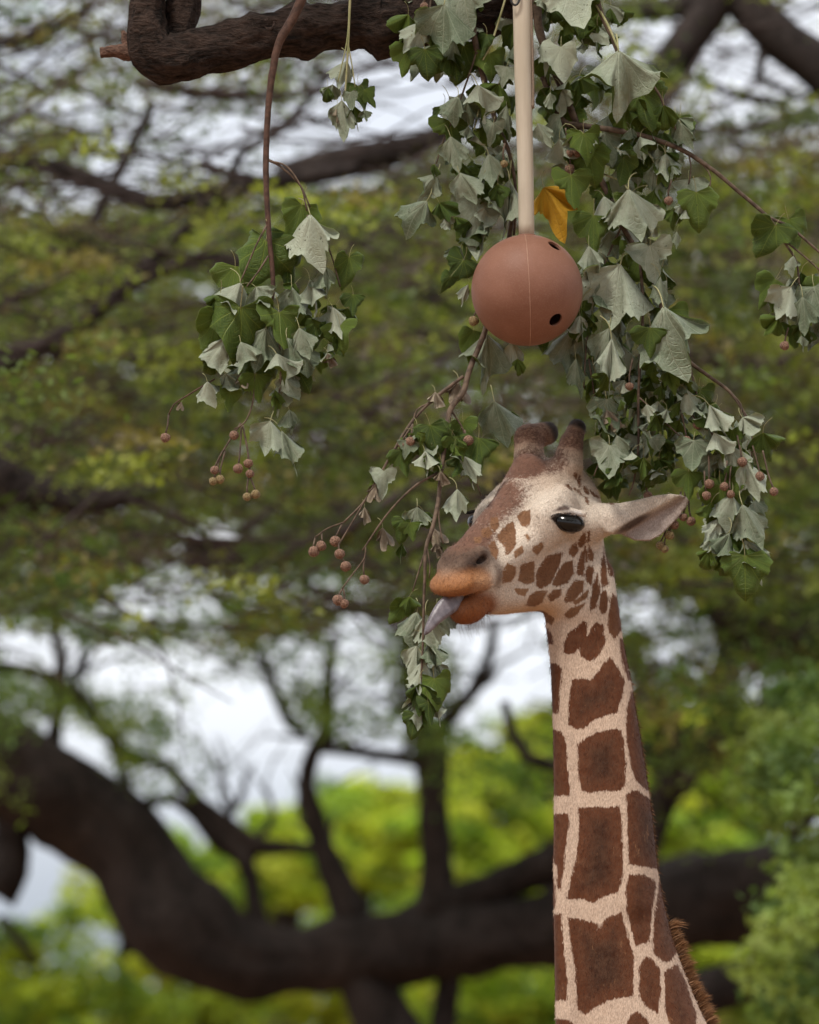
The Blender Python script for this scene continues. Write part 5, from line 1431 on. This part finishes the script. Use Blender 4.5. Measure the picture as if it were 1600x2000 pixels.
b.stem([(740, 930, 68, 1.8), (700, 1000, 76, 1.7), (670, 1050, 80, 1.6), (660, 1068, 80, 1.4)], 'twig')
b.stem([(672, 1020, 72, 1.6), (640, 1032, 74, 1.5), (615, 1050, 76, 1.4)], 'twig')
b.stem([(714, 1066, 92, 1.6), (712, 1090, 92, 1.5), (690, 1120, 92, 1.4), (668, 1150, 92, 1.3)], 'twig')
b.stem([(857, 970, 98, 1.8), (858, 1020, 110, 1.6), (866, 1062, 118, 1.3)], 'twig')
b.stem([(850, 1010, 110, 1.8), (826, 1090, 116, 1.7), (806, 1155, 116, 1.5)], 'twig')
b.stem([(880, 800, 60, 2), (905, 840, 50, 1.8), (912, 890, 44, 1.6), (940, 968, 20, 1.5)], 'twig')
b.stem([(834, 1068, 122, 1.5), (840, 1105, 124, 1.4), (838, 1130, 124, 1.2)], 'twig')
for a in ((850, 765, 44, -4, 'u', 'dry', 60, 0, 0, 1.1, 0), (895, 745, 62, -16, 'u', 'dry', 30, 0, 0, 1.2, 1), (840, 830, 66, 16, 't', 'flat', 92, 8, 0, 1.0, 1), (815, 830, 48, 4, 'u', 'curl', 80, 0, 0, 1, 2), (800, 865, 44, -14, 't', 'flat', 74, 10, 0, .9, 0), (785, 880, 56, 10, 't', 'flat', 66, 20, 0, .9, 2), (830, 880, 58, 2, 'u', 'hang', 100, 0, 0, 1.1, 3), (872, 850, 54, -4, 't', 'flat', 60, 0, 0, .9, 3), (905, 825, 52, 10, 't', 'flat', 40, 0, 0, .9, 4), (935, 855, 76, -4, 't', 'flat', 60, 14, 0, .95, 2), (905, 890, 70, 20, 'u', 'hang', 70, 10, 0, .8, 0), (890, 855, 56, 20, 't', 'hang', 80, 0, 0, .8, 5),
          (750, 920, 60, -2, 'u', 'flat', 70, 10, 0, .7, 3), (740, 945, 40, -24, 't', 'flat', 64, 20, 0, .8, 1), (735, 945, 50, -24, 'u', 'dry', 72, 0, 0, .9, 1), (712, 990, 46, -4, 'u', 'dry', 80, 0, 0, .7, 0), (748, 1030, 60, 0, 'u', 'dry', 96, 0, 0, .8, 1), (893, 955, 74, -2, 'u', 'hang', 110, 0, 0, .95, 1), (860, 920, 40, 0, 'u', 'dry', 120, 0, 0, 1.1, 0), (905, 905, 60, 26, 'u', 'hang', 70, 20, 0, .6, 6),
          (815, 990, 56, -2, 'u', 'hang', 140, 0, 0, 1.3, 4), (790, 1015, 50, -10, 't', 'flat', 130, 10, 0, .9, 1), (828, 1000, 44, 24, 't', 'curl', 120, 0, 0, .9, 5), (802, 1020, 40, 8, 't', 'flat', 140, 0, 0, 1, 2), (786, 1060, 46, -4, 't', 'hang', 120, 10, 0, .6, 3), (846, 1030, 56, 8, 'u', 'dry', 150, 0, 0, 1, 1), (852, 1060, 40, 0, 'u', 'dry', 168, 0, 0, .9, 0),
          (800, 1165, 46, -8, 't', 'curl', 160, 0, 0, 1, 3), (790, 1180, 50, -30, 't', 'flat', 150, 20, 0, .8, 4), (815, 1195, 82, -14, 'u', 'hang', 160, 0, 0, 1.0, 2), (832, 1200, 88, 10, 'u', 'hang', 178, 6, 0, 1.05, 5), (856, 1190, 66, 16, 'u', 'hang', 150, 0, 0, 1.1, 0), (838, 1250, 80, 14, 'u', 'hang', 170, 20, 0, .9, 3), (815, 1260, 74, -10, 'u', 'hang', 165, 10, 0, .9, 4), (826, 1290, 78, -6, 'u', 'hang', 176, 0, 0, .9, 1), (852, 1295, 60, 20, 'u', 'curl', 160, 0, 0, .8, 4),
          (826, 1330, 70, -34, 'u', 'hang', 172, 0, 0, .8, 6), (848, 1325, 70, 8, 't', 'flat', 182, 6, 0, .85, 0), (818, 1335, 72, 6, 't', 'hang', 180, 14, 0, 1.0, 2), (822, 1370, 64, -10, 'u', 'hang', 184, 0, 0, 1, 5), (806, 1375, 56, -4, 'u', 'curl', 170, 0, 0, .8, 0), (845, 1365, 62, 14, 'u', 'hang', 168, 0, 0, .8, 3), (812, 1395, 52, -10, 't', 'flat', 178, 0, 0, .9, 1), (836, 1370, 50, 4, 't', 'flat', 190, 20, 0, .8, 3)):
    a = list(a)
    if a[1] > 960: a[6] -= 62
    b.leaf(*a)
b.fill([(800, 830), (900, 820), (930, 880), (860, 930), (790, 900)], 14, (34, 54), .6, (40, 100))
MUZ = 0
for x, y, w, j in ((613, 1077, 78, (616, 1050)), (627, 1066, 76, (628, 1040)), (655, 1057, 74, (668, 1024)), (663, 1082, 82, (662, 1060)), (675, 1106, 82, (663, 1072)), (712, 1132, 92, (712, 1090)), (661, 1172, 92, (670, 1148)), (672, 1179, 93, (670, 1148)), (786, 868, 80, (806, 830)), (801, 863, 84, (806, 828)), (914, 860, 66, (908, 840))):
    b.fruit(x, y, w, j, 9.5)

# ---- ball
BW = 66
bc = wpt(1029.5, 567, BW); BR = 109.5 * PXM * (YG - BW * PXM) / YG
def uv_sphere(ns, nr, R):
    V, F = [(0, 0, R)], []
    for i in range(1, nr):
        a = math.pi * i / nr
        for j in range(ns):
            q = 2 * math.pi * j / ns
            V.append((R * math.sin(a) * math.cos(q), R * math.sin(a) * math.sin(q), R * math.cos(a)))
    V.append((0, 0, -R)); e = len(V) - 1
    ix = lambda i, j: 1 + (i - 1) * ns + j % ns
    for j in range(ns):
        F.append((0, ix(1, j), ix(1, j + 1))); F.append((e, ix(nr - 1, j + 1), ix(nr - 1, j)))
        for i in range(1, nr - 1): F.append((ix(i, j), ix(i + 1, j), ix(i + 1, j + 1), ix(i, j + 1)))
    return np.array(V), F
BVD = Vector((-bc.x, -bc.y, CAM_Z - bc.z)).normalized()
BRT = Vector((0, 0, 1)).cross(BVD).normalized(); BUP = BVD.cross(BRT)
def ball_mesh():
    holes = [(BRT * a + BUP * c + BVD * math.sqrt(1 - a * a - c * c)).normalized() for a, c in ((.50, .80), (.515, -.535))]
    holes += [Vector((-.85, .5, .15)).normalized(), Vector((.1, .6, -.8)).normalized()]
    V, F = uv_sphere(96, 64, BR)
    ob = link('shell_raw', new_mesh('shell_raw', V, F, []))
    md = ob.modifiers.new('wall', 'SOLIDIFY'); md.thickness = .006; md.offset = -1
    temp = []
    for h in holes:
        CV, CF = tube_arrays([(*(h * BR * .7), BR * .132), (*(h * BR * 1.3), BR * .132)], BR * .7, 36)
        g = Geo(); g.add(CV, CF); c = link('cutter', g.mesh('cutter', [], False)); temp.append(c)
        bm_ = ob.modifiers.new('hole', 'BOOLEAN'); bm_.operation = 'DIFFERENCE'; bm_.object = c; bm_.solver = 'EXACT'
    dg = bpy.context.evaluated_depsgraph_get(); dg.update()
    me = bpy.data.meshes.new_from_object(ob.evaluated_get(dg)); me.name = 'ball_shell'
    for o in temp + [ob]: bpy.data.objects.remove(o)
    me.polygons.foreach_set('use_smooth', np.ones(len(me.polygons), bool))
    try: me.set_sharp_from_angle(angle=math.radians(35))
    except Exception: pass
    return me
t = NT('ball_plastic'); co = t.coord('Object')
n1 = t.noise(co, 9, 5, .6); n2 = t.noise(co, 260, 3, .6); n3 = t.noise(t.scale(co, (1, 1, .3)), 22, 5, .7)
col = t.mix(t.ramp(n1, .25, .75), (.205, .088, .054), (.255, .118, .077))
col = t.mix(t.math('MULTIPLY', t.ramp(n2, .45, .75), .28), col, (.32, .195, .14))
col = t.mix(t.math('MULTIPLY', t.ramp(n3, .58, .78), .25), col, (.20, .085, .05))
p = t.principled(col, .55, .28); t.bump(n2, .25, .002, p)
M_BALL = t.done(p.outputs[0])
me = ball_mesh(); me.materials.clear(); me.materials.append(M_BALL)
ball = tag(empty('feeder_ball', bc), 'round terracotta-brown plastic feeder ball with holes on the end of a pole', 'ball')
shell = link('shell', me, ball)
g = Geo()
tilt = (BUP + BRT * -.04).normalized()
ring = []
for a in np.linspace(0, 2 * math.pi, 97):
    d = tilt * math.cos(a) + (BVD + BRT * .045).normalized() * math.sin(a)
    d.normalize(); ring.append((*(d * BR * 1.0002), .00075))
V, F = tube_arrays(ring, .01, 6); g.add(V, F)
link('seam', g.mesh('seam', [plain('seam_plastic', (.34, .19, .13), (.46, .29, .21))]), shell)
g = Geo()
V, F = tube_arrays([(0, 0, BR * .95, .024), (0, 0, BR * 1.0, .0225), (0, 0, BR * 1.006, .0205)], .004, 28)
g.add(V, F); link('neck_rim', g.mesh('neck_rim', [M_BALL]), shell)

# ---- pole, rope and hook
top = wpt(1012, -150, BW); bot = Vector((bc.x - .0006, bc.y, bc.z + BR * .97))
t = NT('pole_plastic'); co = t.coord('Object')
n1 = t.noise(t.scale(co, (1, 1, .12)), 40, 5, .6); n2 = t.noise(co, 7, 4, .6)
col = t.mix(t.ramp(n1, .3, .75), (.50, .425, .325), (.59, .515, .41)); col = t.mix(t.math('MULTIPLY', t.ramp(n2, .45, .8), .4), col, (.38, .31, .23))
p = t.principled(col, .5, .3); M_POLE = t.done(p.outputs[0])
pole = tag(empty('pole', top), 'straight cream plastic pole holding the brown ball', 'pole')
g = Geo()
V, F = tube_arrays([(*bot, 15.2 * PXM), (*wpt(1026.5, 330, BW), 15.6 * PXM), (*wpt(1021, 120, BW), 17 * PXM), (*wpt(1019, 0, BW), 18 * PXM), (*top, 18.4 * PXM)], .03, 40)
g.add(V, F); part('tube', g.mesh('tube', [M_POLE]), pole)
g = Geo()
ring = [(1006 + 9 * math.cos(a), -6 + 16 * math.sin(a), BW + 24, 2.4) for a in np.linspace(-2.2, 3.2, 14)]
V, F = tube_arrays([(*wpt(x, y, w), r_ * PXM) for x, y, w, r_ in ring], .004, 8); g.add(V, F)
tm = NT('black_steel'); pm = tm.principled((.02, .02, .02), .45, .5); part('hook', g.mesh('hook', [tm.done(pm.outputs[0])]), pole)
g = Geo()
V, F = tube_arrays([(*wpt(x, y, BW + 4), r_ * PXM) for x, y, r_ in ((1034, -140, 3), (1037, 0, 3), (1040, 100, 2.8), (1041.5, 190, 2.8), (1040, 206, 4.2), (1042, 212, 2))], .006, 7, .12, 300)
g.add(V, F)
tag(part('cord', g.mesh('cord', [plain('cord_fibre', (.17, .12, .09), (.30, .23, .17), 300)]), pole))

# ---- overhead tree: the bare limb in front of the background
tree = tag(empty('overhead_tree', (-3.1, YG + .55, 0)), 'tree whose thick bare rough-barked limb bends above the hanging branches', 'tree')
M_LIMB = bark_material('overhead_bark', (.008, .006, .005), (.085, .055, .043), 30, (.35, 1, 1), .06)
def limb(name, pts, amp=.22, ridge=.75, step=.012, sides=40, freq=14, mat=M_LIMB):
    V, F = tube_arrays(pts, step, sides, amp, freq, 3.3, ridge)
    g = Geo(); g.add(V, F); return part(name, g.mesh(name, [mat]), tree)
L_ = lambda x, y, w, r_: (*wpt(x, y, w), r_ * PXM)
limb('limb', [L_(-300, -560, -260, 90), L_(60, -420, -130, 60), L_(230, -240, -84, 40), L_(288, -100, -70, 32), L_(291, -10, -68, 31), L_(288, 55, -68, 34), L_(297, 98, -72, 43), L_(335, 114, -80, 46), L_(380, 104, -84, 44), L_(430, 95, -86, 44), L_(500, 78, -86, 43), L_(580, 60, -88, 46), L_(600, 60, -88, 52), L_(650, 52, -90, 45), L_(715, 46, -90, 47), L_(742, 50, -90, 56), L_(770, 44, -90, 50), L_(860, 28, -92, 52), L_(960, 4, -95, 54), L_(1080, -50, -98, 56), L_(1250, -120, -110, 60), L_(1500, -190, -130, 64)])
limb('limb', [L_(348, 112, -98, 24), L_(352, 50, -112, 33), L_(358, -10, -114, 33), L_(360, -120, -120, 34), L_(300, -260, -140, 40), L_(80, -440, -160, 60)])
limb('broken_stub', [L_(285, 105, -82, 18), L_(250, 103, -84, 15), L_(225, 100, -86, 11), L_(196, 103, -88, 9)], .35, .6, .006, 20, 40, bark_material('splintered_wood', (.05, .028, .02), (.26, .15, .11), 70, (.3, 1, 1), .02))
limb('broken_stub', [L_(268, 100, -84, 14), L_(248, 80, -86, 9), L_(240, 60, -86, 3)], .4, .6, .006, 14, 40, bpy.data.materials['splintered_wood'])
tr = tree.location
gz = wpt(-300, -560, -260)
limb('trunk', [(-3.1, YG + .55, -.2, .42), (-3.08, YG + .5, .5, .34), (-3.0, YG + .5, 2, .28), (-2.7, YG + .42, 3.8, .22), (gz.x - .35, YG + .38, gz.z - .6, .17), (gz.x, gz.y, gz.z, .11)], .12, .5, .08, 28, 5)
# its crown, above the picture, shades the giraffe and the browse
r = np.random.default_rng(55)
CC, CT = [], []
for k in range(240):
    c = np.array([r.uniform(-4.5, 3.6), r.uniform(6.5, 14.6), r.uniform(6.3, 8.4)])
    n = 50; CC.append(c + r.normal(size=(n, 3)) * np.array([.42, .42, .14]))
    CT.append(np.tile(np.array(OLIVE[int(r.integers(5))]), (n, 1)) * r.uniform(.8, 1.2, (n, 1)))
part('crown', leaf_cloud('crown', np.vstack(CC), .11, np.vstack(CT), r, .5, .6), tree)
limb('limb', [(gz.x, gz.y, gz.z, .10), (gz.x + .3, gz.y - .3, 6.3, .09), (-.6, 12.5, 6.9, .07), (1.2, 10.5, 7.3, .04)], .1, .3, .06, 14, 6)
limb('limb', [(*wpt(1500, -190, -130), .08), (1.6, YG + .3, 5.9, .08), (2.2, 13.4, 6.6, .06), (1.6, 12.0, 7.2, .03)], .1, .3, .06, 14, 6)
# knot hole on the limb
g = Geo()
kc = wpt(526, 47, -86 + 42)
kr = [(kc.x + .012 * math.cos(a), kc.y + .002 * math.sin(a * 2), kc.z + .013 * math.sin(a), .0042 + .0012 * math.sin(3 * a)) for a in np.linspace(0, 6.28, 16)]
V, F = tube_arrays(kr, .004, 8, .3, 80); g.add(V, F)
part('knot', g.mesh('knot', [bark_material('knot_bark', (.03, .02, .016), (.13, .09, .075), 60, (1, 1, 1), .02)]), tree)
